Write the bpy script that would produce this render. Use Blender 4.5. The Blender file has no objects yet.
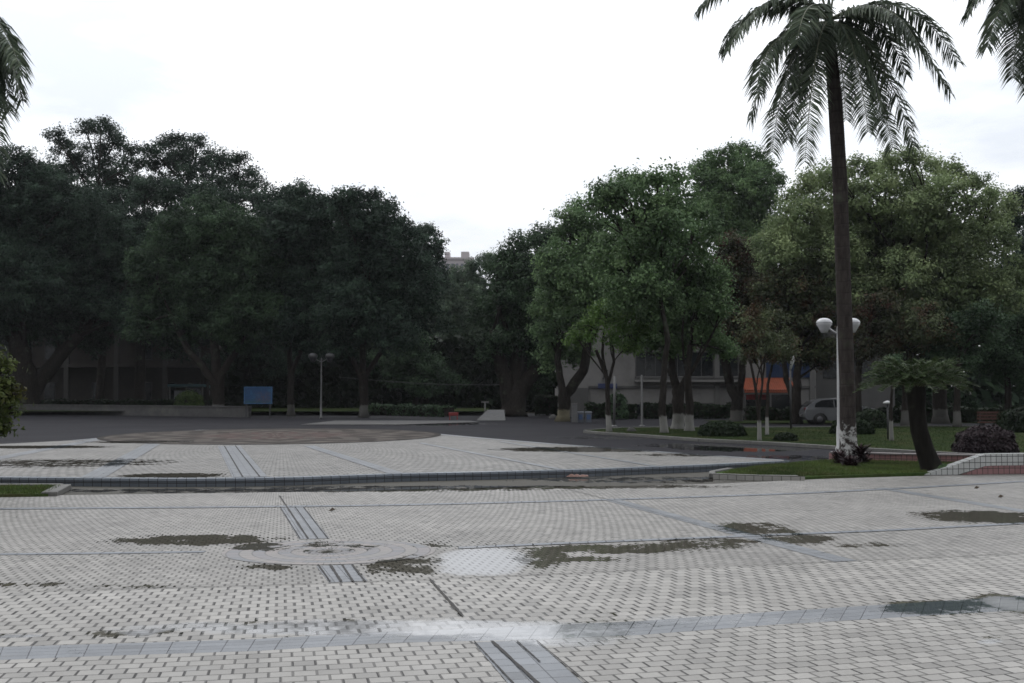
import bpy, math, random
import numpy as np
from mathutils import Vector, Matrix
random.seed(7); rng = np.random.default_rng(7)
C = bpy.context.scene.collection
sc = bpy.context.scene
W, H = 1024, 683
F, HZ, CH = 1150.0, 389.0, 2.0            # focal length in px, horizon row, eye height
PITCH = math.atan((HZ - H/2) / F)
cp, sp = math.cos(PITCH), math.sin(PITCH)

def ray(px, py):
    x, z, y = px - W/2, H/2 - py, F
    return Vector((x, y*cp - z*sp, y*sp + z*cp))
def G(px, py, z=0.0):                      # point on the level z seen at that place of the photo
    r = ray(px, py); t = (z - CH) / r.z
    return Vector((r.x*t, r.y*t, z))
def D(px, py, d):                          # point at ground distance d
    r = ray(px, py); t = d / r.y
    return Vector((r.x*t, d, CH + r.z*t))
def S(d): return F / d                     # px per metre

# ------------------------------------------------------------------ object helpers
def tag(o, label=None, cat=None, group=None, kind=None):
    if label: o['label'] = label
    if cat: o['category'] = cat
    if group: o['group'] = group
    if kind: o['kind'] = kind
    return o
def thing(name, label, cat, loc, group=None, rz=0):
    o = bpy.data.objects.new(name, None); C.objects.link(o)
    o.location = loc; o.rotation_euler = (0, 0, rz); o.empty_display_size = .3
    return tag(o, label, cat, group)
class MB:
    def __init__(s): s.v = []; s.f = []; s.sm = []
    def add(s, vs, fs, smooth=False):
        b = len(s.v); s.v += [tuple(v) for v in vs]; s.f += [tuple(b+i for i in f) for f in fs]; s.sm += [smooth]*len(fs); return s
    def box(s, c, d, rz=0, rx=0, bev=0):
        M = Matrix.Translation(c) @ Matrix.Rotation(rz, 4, 'Z') @ Matrix.Rotation(rx, 4, 'X')
        x, y, z = d[0]/2, d[1]/2, d[2]/2
        if bev <= 0:
            vs = [M @ Vector((a*x, b*y, e*z)) for e in (-1, 1) for a, b in ((-1,-1),(1,-1),(1,1),(-1,1))]
            return s.add(vs, [(3,2,1,0),(4,5,6,7),(0,1,5,4),(1,2,6,5),(2,3,7,6),(3,0,4,7)])
        vs = []
        for (zz, k) in ((-z, bev), (-z+bev, 0), (z-bev, 0), (z, bev)):
            for a, b in ((-1,-1),(1,-1),(1,1),(-1,1)):
                vs.append(M @ Vector((a*(x-k), b*(y-k), zz)))
        fs = [(3,2,1,0),(12,13,14,15)]
        for L in range(3):
            for i in range(4):
                j = (i+1) % 4; fs.append((L*4+i, L*4+j, L*4+4+j, L*4+4+i))
        return s.add(vs, fs)
    def tube(s, pts, rad, n=10, cap=True):
        pts = [Vector(p) for p in pts]; b = len(s.v); k = len(pts)
        up = Vector((0.13, 0.31, 1)).normalized() if abs((pts[-1]-pts[0]).normalized().z) < .9 else Vector((1, 0.1, 0)).normalized()
        vs = []
        for i, p in enumerate(pts):
            t = (pts[min(i+1, k-1)] - pts[max(i-1, 0)]).normalized()
            a = t.cross(up).normalized(); c = t.cross(a).normalized()
            for j in range(n):
                w = 2*math.pi*j/n
                vs.append(p + (a*math.cos(w) + c*math.sin(w)) * rad[i])
        fs = [(i*n+j, i*n+(j+1) % n, (i+1)*n+(j+1) % n, (i+1)*n+j) for i in range(k-1) for j in range(n)]
        if cap: fs += [tuple(range(n))[::-1], tuple(range((k-1)*n, k*n))]
        return s.add(vs, fs, True)
    def lathe(s, c, prof, n=20):
        vs = []
        for r, z in prof:
            for j in range(n):
                w = 2*math.pi*j/n; vs.append((c[0]+r*math.cos(w), c[1]+r*math.sin(w), c[2]+z))
        k = len(prof)
        fs = [(i*n+j, i*n+(j+1) % n, (i+1)*n+(j+1) % n, (i+1)*n+j) for i in range(k-1) for j in range(n)]
        fs += [tuple(range(n))[::-1], tuple(range((k-1)*n, k*n))]
        return s.add(vs, fs, True)
    def prism(s, poly, z0, z1):
        n = len(poly)
        vs = [(p[0], p[1], z0) for p in poly] + [(p[0], p[1], z1) for p in poly]
        return s.add(vs, [tuple(range(n))[::-1], tuple(range(n, 2*n))] + [(i, (i+1) % n, n+(i+1) % n, n+i) for i in range(n)])
    def build(s, name, mat, parent=None, off=None):
        me = bpy.data.meshes.new(name)
        vs = s.v
        if parent is not None and off is None: off = parent.location
        if off is not None: vs = [(v[0]-off[0], v[1]-off[1], v[2]-off[2]) for v in vs]
        me.from_pydata(vs, [], s.f); me.polygons.foreach_set('use_smooth', s.sm)
        me.materials.append(mat); me.update()
        o = bpy.data.objects.new(name, me); C.objects.link(o)
        if parent is not None: o.parent = parent
        elif off is not None: o.location = off
        return o
def single(name, mb, mat, label, cat, loc, group=None):
    o = mb.build(name, mat, None, loc); return tag(o, label, cat, group)

# ------------------------------------------------------------------ materials
class NT:
    def __init__(s, name):
        s.m = bpy.data.materials.new(name); s.m.use_nodes = True; s.t = s.m.node_tree; s.n = s.t.nodes; s.l = s.t.links
        s.b = s.n['Principled BSDF']; s.out = s.n['Material Output']
    def put(s, sock, v):
        if hasattr(v, 'is_linked') or isinstance(v, bpy.types.NodeSocket): s.l.new(v, sock)
        elif v is not None: sock.default_value = v
    def M(s, op, a, b=None, c=None, clamp=False):
        n = s.n.new('ShaderNodeMath'); n.operation = op; n.use_clamp = clamp
        for i, v in enumerate((a, b, c)):
            if v is not None: s.put(n.inputs[i], v)
        return n.outputs[0]
    def ss(s, v, a, b):                                    # smoothstep
        n = s.n.new('ShaderNodeMapRange'); n.interpolation_type = 'SMOOTHSTEP'
        s.put(n.inputs[0], v); n.inputs[1].default_value = a; n.inputs[2].default_value = b; return n.outputs[0]
    def mix(s, f, a, b):
        n = s.n.new('ShaderNodeMix'); n.data_type = 'RGBA'
        s.put(n.inputs[0], f)
        for i, v in ((6, a), (7, b)):
            if isinstance(v, (tuple, list)): v = (*v[:3], 1)
            s.put(n.inputs[i], v)
        return n.outputs[2]
    def mul(s, a, f):
        n = s.n.new('ShaderNodeMix'); n.data_type = 'RGBA'; n.blend_type = 'MULTIPLY'; n.inputs[0].default_value = 1
        if isinstance(a, (tuple, list)): a = (*a[:3], 1)
        s.put(n.inputs[6], a); s.put(n.inputs[7], f); return n.outputs[2]
    def noise(s, scale, detail=4, rough=.6, vec=None, dim='3D'):
        n = s.n.new('ShaderNodeTexNoise'); n.inputs['Scale'].default_value = scale; n.inputs['Detail'].default_value = detail
        n.inputs['Roughness'].default_value = rough
        s.l.new(vec if vec is not None else s.pos(), n.inputs['Vector']); return n.outputs['Fac']
    def pos(s):
        if not hasattr(s, '_p'): s._p = s.n.new('ShaderNodeNewGeometry').outputs['Position']
        return s._p
    def obj(s): return s.n.new('ShaderNodeTexCoord').outputs['Object']
    def uv(s): return s.n.new('ShaderNodeTexCoord').outputs['UV']
    def sep(s, v):
        n = s.n.new('ShaderNodeSeparateXYZ'); s.l.new(v, n.inputs[0]); return n.outputs
    def comb(s, x, y, z=0.0):
        n = s.n.new('ShaderNodeCombineXYZ')
        for i, v in enumerate((x, y, z)): s.put(n.inputs[i], v)
        return n.outputs[0]
    def attr(s, name):
        n = s.n.new('ShaderNodeAttribute'); n.attribute_name = name; return n.outputs['Fac']
    def white(s, vec):
        n = s.n.new('ShaderNodeTexWhiteNoise'); s.l.new(vec, n.inputs['Vector']); return n.outputs['Value']
    def bump(s, h, strength=.3, dist=.01):
        n = s.n.new('ShaderNodeBump'); s.put(n.inputs['Strength'], strength); n.inputs['Distance'].default_value = dist
        s.l.new(h, n.inputs['Height']); s.l.new(n.outputs[0], s.b.inputs['Normal']); return n
    def col(s, v):
        if isinstance(v, (tuple, list)): v = (*v[:3], 1)
        s.put(s.b.inputs['Base Color'], v)
    def rough(s, v): s.put(s.b.inputs['Roughness'], v)

def simple(name, col, rough=.6, var=.25, scale=6, metal=0, bump=.15, spec=.5, dirt=None):
    t = NT(name); n = t.noise(scale, 6, .65)
    k = t.ss(n, .25, .75)
    c = t.mix(k, tuple(x*(1-var) for x in col), tuple(min(1, x*(1+var)) for x in col))
    if dirt:
        n2 = t.noise(scale*.23, 5, .7); c = t.mix(t.ss(n2, .5, .72), c, dirt)
    t.col(c); t.rough(rough); t.b.inputs['Metallic'].default_value = metal; t.b.inputs['Specular IOR Level'].default_value = spec
    if bump: t.bump(n, bump, .02)
    return t.m

def wetness(t, extra=None):
    w = t.attr('wet'); p = t.sep(t.pos())
    v = t.comb(t.M('MULTIPLY', p[0], 1.0), t.M('MULTIPLY', p[1], .75), 0)
    n = t.noise(2.6, 12, .78, v)
    s = t.M('ADD', t.M('MULTIPLY', w, .70), t.M('MULTIPLY', t.M('SUBTRACT', n, .5), 3.2))
    if extra is not None: s = t.M('ADD', s, t.M('MULTIPLY', extra, .30))
    return t.ss(s, .42, .56), t.ss(s, -.05, .5)

def paver(name, L, R, jl, jr, ca, cb, cj, stagger=.5, wetcol=(.085,.078,.060), rou=.5, jdark=1):
    t = NT(name); u, v, _ = t.sep(t.uv())
    vv = t.M('DIVIDE', v, R); row = t.M('FLOOR', vv); fv = t.M('FRACT', vv)
    uu = t.M('ADD', t.M('DIVIDE', u, L), t.M('MULTIPLY', row, stagger)); cell = t.M('FLOOR', uu); fu = t.M('FRACT', uu)
    def near(f, size, w):
        d = t.M('MULTIPLY', t.M('MINIMUM', f, t.M('SUBTRACT', 1.0, f)), size)
        return t.M('SUBTRACT', 1.0, t.ss(d, w*.35, w*.65))
    r1 = t.white(t.comb(cell, row, 1.7)); r2 = t.white(t.comb(cell, row, 8.1))
    a = t.M('MULTIPLY', near(fu, L, jl), t.M('MULTIPLY_ADD', r2, .45, .6)); b = t.M('MULTIPLY', near(fv, R, jr), .8)
    j = t.M('MAXIMUM', a, b)
    nb = t.noise(.55, 6, .65); nf = t.noise(38, 4, .7); nm = t.noise(5, 5, .7)
    c = t.mix(r1, ca, cb)
    shade = t.M('ADD', t.M('MULTIPLY_ADD', nb, .75, .46), t.M('ADD', t.M('MULTIPLY', t.M('SUBTRACT', nf, .5), .32), t.M('MULTIPLY', t.M('SUBTRACT', nm, .5), .34)))
    c = t.mul(c, t.comb(shade, t.M('MULTIPLY', shade, .995), t.M('MULTIPLY', shade, .965)))
    t.put(t.b.inputs['Specular IOR Level'], t.M('MULTIPLY_ADD', j, -.38, .55))
    odd = t.M('MULTIPLY_ADD', t.M('GREATER_THAN', r2, .93), -.24, 1.0); c = t.mul(c, t.comb(odd, odd, odd))
    ns = t.noise(1.3, 7, .75); c = t.mix(t.M('MULTIPLY', t.ss(ns, .56, .70), .45), c, (.12,.112,.095))
    c = t.mix(t.M('MULTIPLY', j, jdark), c, cj)
    wt, damp = wetness(t, j)
    wc = t.mix(j, wetcol, tuple(x*.35 for x in wetcol))
    c = t.mul(c, t.mix(damp, (1, 1, 1), (.84, .83, .82)))
    c = t.mix(t.M('MULTIPLY', wt, .74), c, wc)
    sheen = t.ss(t.M('ADD', t.attr('sky_sheen'), t.M('MULTIPLY', t.M('SUBTRACT', t.noise(1.6, 9, .66), .5), 2.0)), .22, .62)
    c = t.mix(t.M('MULTIPLY', t.M('MULTIPLY', sheen, t.M('MULTIPLY_ADD', t.attr('sky_sheen'), .45, .42), clamp=True), t.M('MULTIPLY_ADD', j, -.5, .95)), c, (.35,.355,.365)); t.col(c)  # sky reflection mixed into the paver colour as a pale tone
    base = t.M('MULTIPLY_ADD', nm, .3, rou-.15)
    base = t.M('SUBTRACT', base, t.M('MULTIPLY', damp, .20))
    t.rough(t.M('ADD', t.M('MULTIPLY', t.M('SUBTRACT', base, t.M('MULTIPLY', sheen, .22)), t.M('SUBTRACT', 1.0, wt)), t.M('MULTIPLY', wt, .06)))
    h = t.M('ADD', t.M('MULTIPLY', t.M('SUBTRACT', 1.0, j), 1.0), t.M('MULTIPLY', nf, .25)); wt = t.M('MAXIMUM', wt, sheen)
    t.bump(h, t.M('SUBTRACT', .55, t.M('MULTIPLY', wt, .54)), .006)
    return t.m

PA, PB, PJ = (.35, .335, .318), (.265, .253, .24), (.02, .018, .016)
FA, FB = (.295, .283, .27), (.215, .206, .196)
m_pave_near = paver('pavers_near', .172, .165, .029, .010, PA, PB, PJ)
m_pave_front = paver('pavers_front', .180, .150, .021, .014, (.335,.322,.307), (.255,.244,.232), PJ)
m_pave_far = paver('pavers_fine', .121, .135, .024, .007, FA, FB, (.035,.033,.03), jdark=.78, rou=.6)
m_pave_plat = paver('pavers_platform', .2, .26, .04, .02, (.225,.216,.206), (.15,.145,.138), (.04,.038,.035), jdark=.78, rou=.58)
m_blue = paver('blue_grey_tiles', .2, .17, .008, .008, (.20,.213,.238), (.155,.166,.187), (.04,.04,.045), stagger=0, wetcol=(.05,.065,.07), rou=.42)
m_blue_n = paver('blue_grey_edge_tiles', .25, 20., .02, .001, (.185,.203,.235), (.15,.164,.19), (.06,.06,.07), stagger=0, wetcol=(.05,.065,.07), rou=.5)

def asphalt(name, ca, cb, wetcol, rou):
    t = NT(name); n = t.noise(60, 4, .8); nb = t.noise(.25, 6, .6)
    c = t.mix(n, ca, cb); c = t.mul(c, t.mix(nb, (.65,.65,.66), (1.3,1.3,1.3)))
    wt, damp = wetness(t); c = t.mix(wt, c, wetcol); t.col(c)
    t.rough(t.M('ADD', t.M('MULTIPLY', t.M('SUBTRACT', 1.0, wt), t.M('MULTIPLY_ADD', nb, .4, rou-.2)), t.M('MULTIPLY', wt, .03)))
    t.bump(n, t.M('SUBTRACT', .5, t.M('MULTIPLY', wt, .49)), .01)
    t.b.inputs['Specular IOR Level'].default_value = .13
    return t.m
m_road = asphalt('wet_asphalt', (.011,.0107,.0135), (.021,.0205,.025), (.012,.012,.014), .85)
m_gutter = asphalt('gutter_paving', (.055,.052,.043), (.085,.08,.07), (.03,.028,.024), .7)
m_soil = simple('soil', (.03,.027,.02), 1, .4, 3, spec=.05)
m_kerb = simple('kerb_concrete', (.11,.107,.10), .75, .2, 9, dirt=(.14,.14,.12))
m_planterwall = simple('planter_concrete', (.062,.06,.06), .8, .2, 3, dirt=(.09,.09,.08))

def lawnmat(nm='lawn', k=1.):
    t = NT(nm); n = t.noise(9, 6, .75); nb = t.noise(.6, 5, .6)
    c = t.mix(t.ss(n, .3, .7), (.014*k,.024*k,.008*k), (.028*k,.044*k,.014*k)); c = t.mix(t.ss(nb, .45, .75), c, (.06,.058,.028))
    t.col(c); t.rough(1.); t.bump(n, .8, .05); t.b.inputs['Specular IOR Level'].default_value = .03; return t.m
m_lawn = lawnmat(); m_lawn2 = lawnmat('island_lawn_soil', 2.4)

def tiles(name, body, grout, sx, sz, white_rows=None, body2=None, rou=.3):
    """glazed tiles laid by uv in metres"""
    t = NT(name); u, v, _ = t.sep(t.uv())
    fu = t.M('FRACT', t.M('DIVIDE', u, sx)); fv = t.M('FRACT', t.M('DIVIDE', v, sz))
    du = t.M('MULTIPLY', t.M('MINIMUM', fu, t.M('SUBTRACT', 1.0, fu)), sx); dv = t.M('MULTIPLY', t.M('MINIMUM', fv, t.M('SUBTRACT', 1.0, fv)), sz)
    j = t.M('SUBTRACT', 1.0, t.ss(t.M('MINIMUM', du, dv), .004, .011))
    r = t.white(t.comb(t.M('FLOOR', t.M('DIVIDE', u, sx)), t.M('FLOOR', t.M('DIVIDE', v, sz)), 3.0))
    c = t.mix(r, tuple(x*.86 for x in body), body)
    n = t.noise(4, 6, .7); c = t.mul(c, t.mix(n, (.72,.71,.7), (1.15,1.15,1.15)))
    t.col(t.mix(j, c, grout)); t.rough(t.M('MULTIPLY_ADD', j, .4, rou)); t.bump(t.M('SUBTRACT', 1.0, j), .4, .004)
    return t.m
m_tdark = tiles('dark_riser_tiles', (.10,.115,.135), (.02,.02,.022), .2, .1)
m_tnose = tiles('pale_blue_edge_tiles', (.22,.25,.29), (.04,.04,.045), .2, .3)
m_twhite = tiles('white_wall_tiles', (.50,.51,.50), (.035,.035,.035), .14, .14)
m_tpink = tiles('pink_wall_tiles', (.30,.16,.16), (.05,.04,.04), .14, .14)
m_tkerb = tiles('kerb_tiles', (.30,.29,.27), (.06,.06,.05), .2, .12)

def bark(name, col, white_to=0, patchy=0, ring=0, paint=(.58,.57,.54)):
    t = NT(name); o = t.obj(); x, y, z = t.sep(o)
    v = t.comb(t.M('MULTIPLY', x, 6.0), t.M('MULTIPLY', y, 6.0), t.M('MULTIPLY', z, 1.3))
    n = t.noise(2.0, 7, .7, v); n2 = t.noise(1.1, 5, .6, o)
    c = t.mix(t.ss(n, .25, .75), tuple(k*.5 for k in col), tuple(k*1.35 for k in col))
    c = t.mix(t.ss(n2, .55, .75), c, (.075,.085,.06)); h = n
    if ring:
        rr = t.M('FRACT', t.M('ADD', t.M('MULTIPLY', z, ring), t.M('MULTIPLY', n2, .6)))
        lm = t.ss(rr, .8, 1.0); c = t.mix(t.M('MULTIPLY', lm, .55), c, tuple(k*.45 for k in col)); h = t.M('SUBTRACT', n, t.M('MULTIPLY', lm, .6))
    if white_to:
        e = t.M('ADD', z, t.M('MULTIPLY', t.M('SUBTRACT', t.noise(3.5, 6, .75, o), .5), .5 if not patchy else 1.4))
        k = t.M('SUBTRACT', 1.0, t.ss(e, white_to-.06, white_to+.06))
        if patchy:
            k = t.M('MULTIPLY', k, t.ss(t.noise(5.5, 5, .7, o), .45, .56))
        c = t.mix(t.M('MULTIPLY', k, t.M('MULTIPLY_ADD', n, -.5, 1.1), clamp=True), c, paint)
    t.col(c); t.rough(.9); t.bump(h, .7, .03); t.b.inputs['Specular IOR Level'].default_value = .08
    return t.m
m_bark = bark('dark_bark', (.028,.024,.021))
m_bark_w = bark('whitewashed_bark', (.028,.024,.021), .85, paint=(.12,.118,.11))
m_bark_ws = bark('whitewashed_slim_bark', (.03,.026,.023), .78, paint=(.26,.255,.24))
m_bark_y = bark('yellow_washed_bark', (.025,.022,.019), .7, paint=(.16,.145,.10))
m_palm = bark('ringed_palm_trunk', (.045,.038,.035), .95, patchy=1, ring=3.2, paint=(.42,.42,.41))
m_cyc = bark('scaly_trunk', (.014,.013,.011))

def leafmat(name, ca, cb, cc=None, amt=0, trans=.25, rou=.55):
    t = NT(name); a = t.attr('tint'); nb = t.noise(.55, 4, .6); nc = t.noise(1.4, 3, .6)
    c = t.mix(a, ca, cb); c = t.mul(c, t.mix(t.ss(nb, .3, .7), (.58,.6,.62), (1.42,1.42,1.34)))  # broad noise paints clump light and shade into the leaf colour
    if cc:
        k = t.M('MULTIPLY', t.ss(nc, .5, .62), amt); c = t.mix(k, c, cc)
    t.col(c); t.rough(rou); t.b.inputs['Specular IOR Level'].default_value = .12
    tr = t.n.new('ShaderNodeBsdfTranslucent'); t.l.new(c, tr.inputs[0])
    mx = t.n.new('ShaderNodeMixShader'); mx.inputs[0].default_value = trans
    t.l.new(t.b.outputs[0], mx.inputs[1]); t.l.new(tr.outputs[0], mx.inputs[2]); t.l.new(mx.outputs[0], t.out.inputs[0])
    return t.m
l_dark = leafmat('leaves_dark_ficus', (0.0199,0.0343,0.0255), (0.0521,0.0840,0.0575))
l_dark2 = leafmat('leaves_deep_green', (0.0254,0.0458,0.0258), (0.0731,0.1184,0.0645))
l_green = leafmat('leaves_fresh_green', (0.0768,0.1290,0.0603), (0.1450,0.2173,0.1016))
l_lime = leafmat('leaves_bright_green', (0.0655,0.1217,0.0350), (0.1360,0.2138,0.0673))
l_olive = leafmat('leaves_olive', (0.1491,0.2015,0.0983), (0.2329,0.2801,0.1449))
l_olive_b = leafmat('leaves_olive_with_pods', (0.0502,0.0626,0.0331), (0.1023,0.1244,0.0635), (0.0806,0.0435,0.0280), .8)
l_brown = leafmat('leaves_brown_pods', (0.0376,0.0423,0.0265), (0.0716,0.0733,0.0431), (0.0775,0.0377,0.0280), .95)
l_far = leafmat('leaves_far_green', (0.0665,0.1008,0.0697), (0.1572,0.2102,0.1385))
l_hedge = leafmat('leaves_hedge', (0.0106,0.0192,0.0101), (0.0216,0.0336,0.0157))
l_bush = leafmat('leaves_clipped_bush', (0.0360,0.0600,0.0180), (0.0660,0.0960,0.0300))
l_purple = leafmat('leaves_purple', (0.0270,0.0192,0.0228), (0.0510,0.0372,0.0420), trans=.1)
l_plum = leafmat('leaves_plum', (0.0180,0.0090,0.0108), (0.0360,0.0180,0.0216), trans=.1)
l_near = leafmat('leaves_near_shrub', (0.0420,0.0595,0.0175), (0.0910,0.1120,0.0350), (0.1120,0.0630,0.0280), .25)
l_palm = leafmat('palm_leaflets', (0.0516,0.0716,0.0506), (0.1100,0.1350,0.0907), trans=.12, rou=.4)
l_cyc = leafmat('cycad_leaflets', (0.0208,0.0364,0.0130), (0.0750,0.1080,0.0450), trans=.1, rou=.4)
m_rachis = simple('palm_midrib', (.10,.11,.065), .5, .2, 10)
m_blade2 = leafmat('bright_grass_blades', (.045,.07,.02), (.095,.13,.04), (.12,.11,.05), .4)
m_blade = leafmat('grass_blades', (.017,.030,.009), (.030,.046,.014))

m_white = simple('white_paint', (.45,.45,.45), .35, .06, 12, bump=.05)
m_globe = simple('milky_globe', (.5,.5,.515), .25, .04, 5, bump=0)
m_greymetal = simple('grey_metal', (.11,.11,.11), .45, .15, 10)
m_darkmetal = simple('dark_metal', (.03,.03,.032), .5, .2, 10)
m_wall = simple('pale_render', (.185,.178,.172), .85, .1, 1.2, dirt=(.125,.12,.115))
m_wall2 = simple('grey_render', (.08,.078,.076), .85, .1, 1.2, dirt=(.06,.06,.057))
m_trim = simple('window_trim', (.12,.117,.113), .6, .1, 4)
m_wframe = simple('window_frame_paint', (.05,.05,.05), .6, .1, 4)
m_glass = simple('dark_window_glass', (.012,.014,.016), .12, .3, .8, bump=0)
m_blueshut = simple('blue_shutter', (.014,.034,.09), .55, .15, 3)
m_orange = simple('orange_roof_tiles', (.22,.05,.02), .6, .2, 3)
m_red = simple('red_sign_paint', (.18,.015,.015), .45, .1, 5)
m_brownwall = simple('brown_plaster', (.04,.034,.03), .85, .15, 1)
m_col = simple('concrete_column', (.05,.047,.045), .8, .12, 2)
m_tower = simple('tower_concrete', (.46,.42,.43), .85, .06, .05)
m_towerw = simple('tower_window', (.14,.145,.18), .4, .1, .1)
m_bluesign = simple('blue_plate', (.02,.03,.09), .5, .1, 3)
m_skyblue = simple('pale_blue_roof', (.04,.10,.12), .5, .15, 3)
m_binw = simple('bin_pale_plastic', (.12,.13,.15), .5, .1, 8)
m_binb = simple('bin_blue_panel', (.06,.10,.2), .5, .1, 8)
m_carpaint = simple('silver_car_paint', (.15,.153,.16), .25, .03, 5, metal=.35, bump=0)
m_tyre = simple('tyre_rubber', (.015,.015,.015), .8, .2, 20)
m_rim = simple('alloy_rim', (.10,.10,.105), .5, .3, 20, metal=.4)
m_lampglass = simple('lamp_lens', (.5,.5,.5), .15, .1, 20)
m_tail = simple('tail_lens', (.10,.015,.015), .2, .1, 20)
m_bench = simple('red_brown_planks', (.07,.028,.02), .6, .2, 8)
m_rock = simple('grey_stone', (.06,.058,.055), .85, .3, 6)
m_debris = simple('dead_leaf', (.05,.035,.02), .8, .3, 20)
m_wrap = simple('wrapper_orange', (.14,.065,.045), .6, .3, 30)
m_cable = simple('cable', (.05,.05,.055), .6, .1, 5)

# ------------------------------------------------------------------ wet patches and painted sky sheen: ellipses on the ground
PUD = []
def pud(px, py, rx, ry, k=1., z=0):
    c = G(px, py, z); a = G(px, py-ry, z).y; b = G(px, py+ry, z).y
    PUD.append((c.x, (a+b)/2, rx*c.y/F, (a-b)/2, k))
for a in [(195,540,88,6,1.1),(262,547,34,5,1.0),(268,567,32,4,.8),(402,566,42,11,1.0),(545,558,30,11,1.0),
          (610,549,95,5,1.05),(590,559,45,3,.8),(690,546,75,4,.9),(758,529,42,7,1.0),(800,539,46,5,.95),(720,541,60,3,.8),(985,517,68,7,1.25),(945,604,62,4,1.1),(935,610,55,6,1.0),
          (1015,605,34,12,1.5),(420,627,230,11,.42),(560,636,80,14,.42),(60,635,100,4,.5),(105,633,28,2.5,.95),(170,633,18,1.8,.9),(1000,637,30,3,.8),(608,613,12,2.5,.9),
          (850,545,60,3,.6),(30,585,60,3,.6),(120,586,70,2,.6),(330,548,50,8,.6),(440,545,60,5,.5)]: pud(*a)
for a in [(172,475.5,55,2.6,1.3),(40,447,75,1.6,1.3),(585,449.5,90,2.6,1.4),(140,442,55,1.3,1.1),(690,455,60,1.6,.8)]: pud(*a, z=.14)
for a in [(745,449,75,3,1.3),(690,446,60,3,.9),(800,458,90,3,.9),(620,438,80,2,.7),(430,424,70,2,.9),(60,470,120,5,.8),(250,491,300,3,1.2),(470,488,260,3,1.2),(640,480,150,4,1.1)]: pud(*a, z=-.03)
PUDA = np.array(PUD); PUD = []
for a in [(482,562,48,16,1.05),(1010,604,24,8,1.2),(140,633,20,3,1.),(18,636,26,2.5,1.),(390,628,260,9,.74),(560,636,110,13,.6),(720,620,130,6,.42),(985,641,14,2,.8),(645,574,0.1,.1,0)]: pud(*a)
SHEEN = np.array(PUD)  # ellipses where the sky's reflection is painted pale on the paving
def sheenval(x, y):
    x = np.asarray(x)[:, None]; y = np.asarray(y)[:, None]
    q = ((x-SHEEN[:, 0])/SHEEN[:, 2])**2 + ((y-SHEEN[:, 1])/SHEEN[:, 3])**2
    return np.clip(SHEEN[:, 4]*np.clip(1.3-q, -.8, 1), -.8, 1.2).max(axis=1)
def wetval(x, y):
    x = np.asarray(x)[:, None]; y = np.asarray(y)[:, None]
    q = ((x-PUDA[:, 0])/PUDA[:, 2])**2 + ((y-PUDA[:, 1])/PUDA[:, 3])**2
    return np.clip(PUDA[:, 4]*np.clip(1.35-q, -.6, 1), -.6, 1.6).max(axis=1)

CEN = (-10.0, 50.0)                        # the whole square is laid in rings about the round medallion
def polar_uv(x, y, Rm):
    dx, dy = x-CEN[0], CEN[1]-y
    return np.arctan2(dx, dy)*Rm, np.hypot(dx, dy)
def loft(name, A, B, n, m, mat, z, mode='polar', Rm=40, kind='structure', wet_add=0, label=None):
    """sheet between polylines A and B (lists of xy), n steps along, m across"""
    def samp(P, t):
        P = [np.array((p[0], p[1])) for p in P]; L = [0]
        for i in range(1, len(P)): L.append(L[-1]+np.linalg.norm(P[i]-P[i-1]))
        L = np.array(L)/L[-1]
        return np.stack([np.interp(t, L, [p[0] for p in P]), np.interp(t, L, [p[1] for p in P])], 1)
    t = np.linspace(0, 1, n+1); a = samp(A, t); b = samp(B, t)
    s = np.linspace(0, 1, m+1)
    P = a[None]*(1-s[:, None, None]) + b[None]*s[:, None, None]
    X = P[..., 0].ravel(); Y = P[..., 1].ravel()
    vs = np.stack([X, Y, np.full_like(X, z)], 1)
    fs = [(j*(n+1)+i, j*(n+1)+i+1, (j+1)*(n+1)+i+1, (j+1)*(n+1)+i) for j in range(m) for i in range(n)]
    me = bpy.data.meshes.new(name); me.from_pydata(vs.tolist(), [], fs)
    if me.polygons[0].normal.z < 0: me.flip_normals()
    if mode == 'polar': U, V = polar_uv(X, Y, Rm)
    elif mode == 'along':
        Ls = np.concatenate([[0], np.cumsum(np.linalg.norm(np.diff(a, axis=0), axis=1))])
        wd = np.linalg.norm(b-a, axis=1).mean()
        U = np.tile(Ls, m+1); V = np.repeat(s*wd, n+1)
    else: U, V = X, Y
    uvl = me.uv_layers.new(name='UVMap'); li = np.zeros(len(me.loops), int); me.loops.foreach_get('vertex_index', li)
    uvl.data.foreach_set('uv', np.stack([U[li], V[li]], 1).ravel())
    at = me.attributes.new('wet', 'FLOAT', 'POINT'); at.data.foreach_set('value', wetval(X, Y)+wet_add)
    at = me.attributes.new('sky_sheen', 'FLOAT', 'POINT'); at.data.foreach_set('value', sheenval(X, Y))
    me.materials.append(mat); me.update()
    o = bpy.data.objects.new(name, me); C.objects.link(o); tag(o, label, None, None, kind); return o
def g2(px, py, z=0): p = G(px, py, z); return (p.x, p.y)

# ------------------------------------------------------------------ ground and paving
loft('ground', [(-900,-60),(900,-60)], [(-900,1500),(900,1500)], 40, 40, m_soil, -.10, 'xy')
loft('road', [(-70,18),(60,18)], [(-90,96),(75,96)], 160, 120, m_road, -.03, 'xy', wet_add=-.02)
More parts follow.
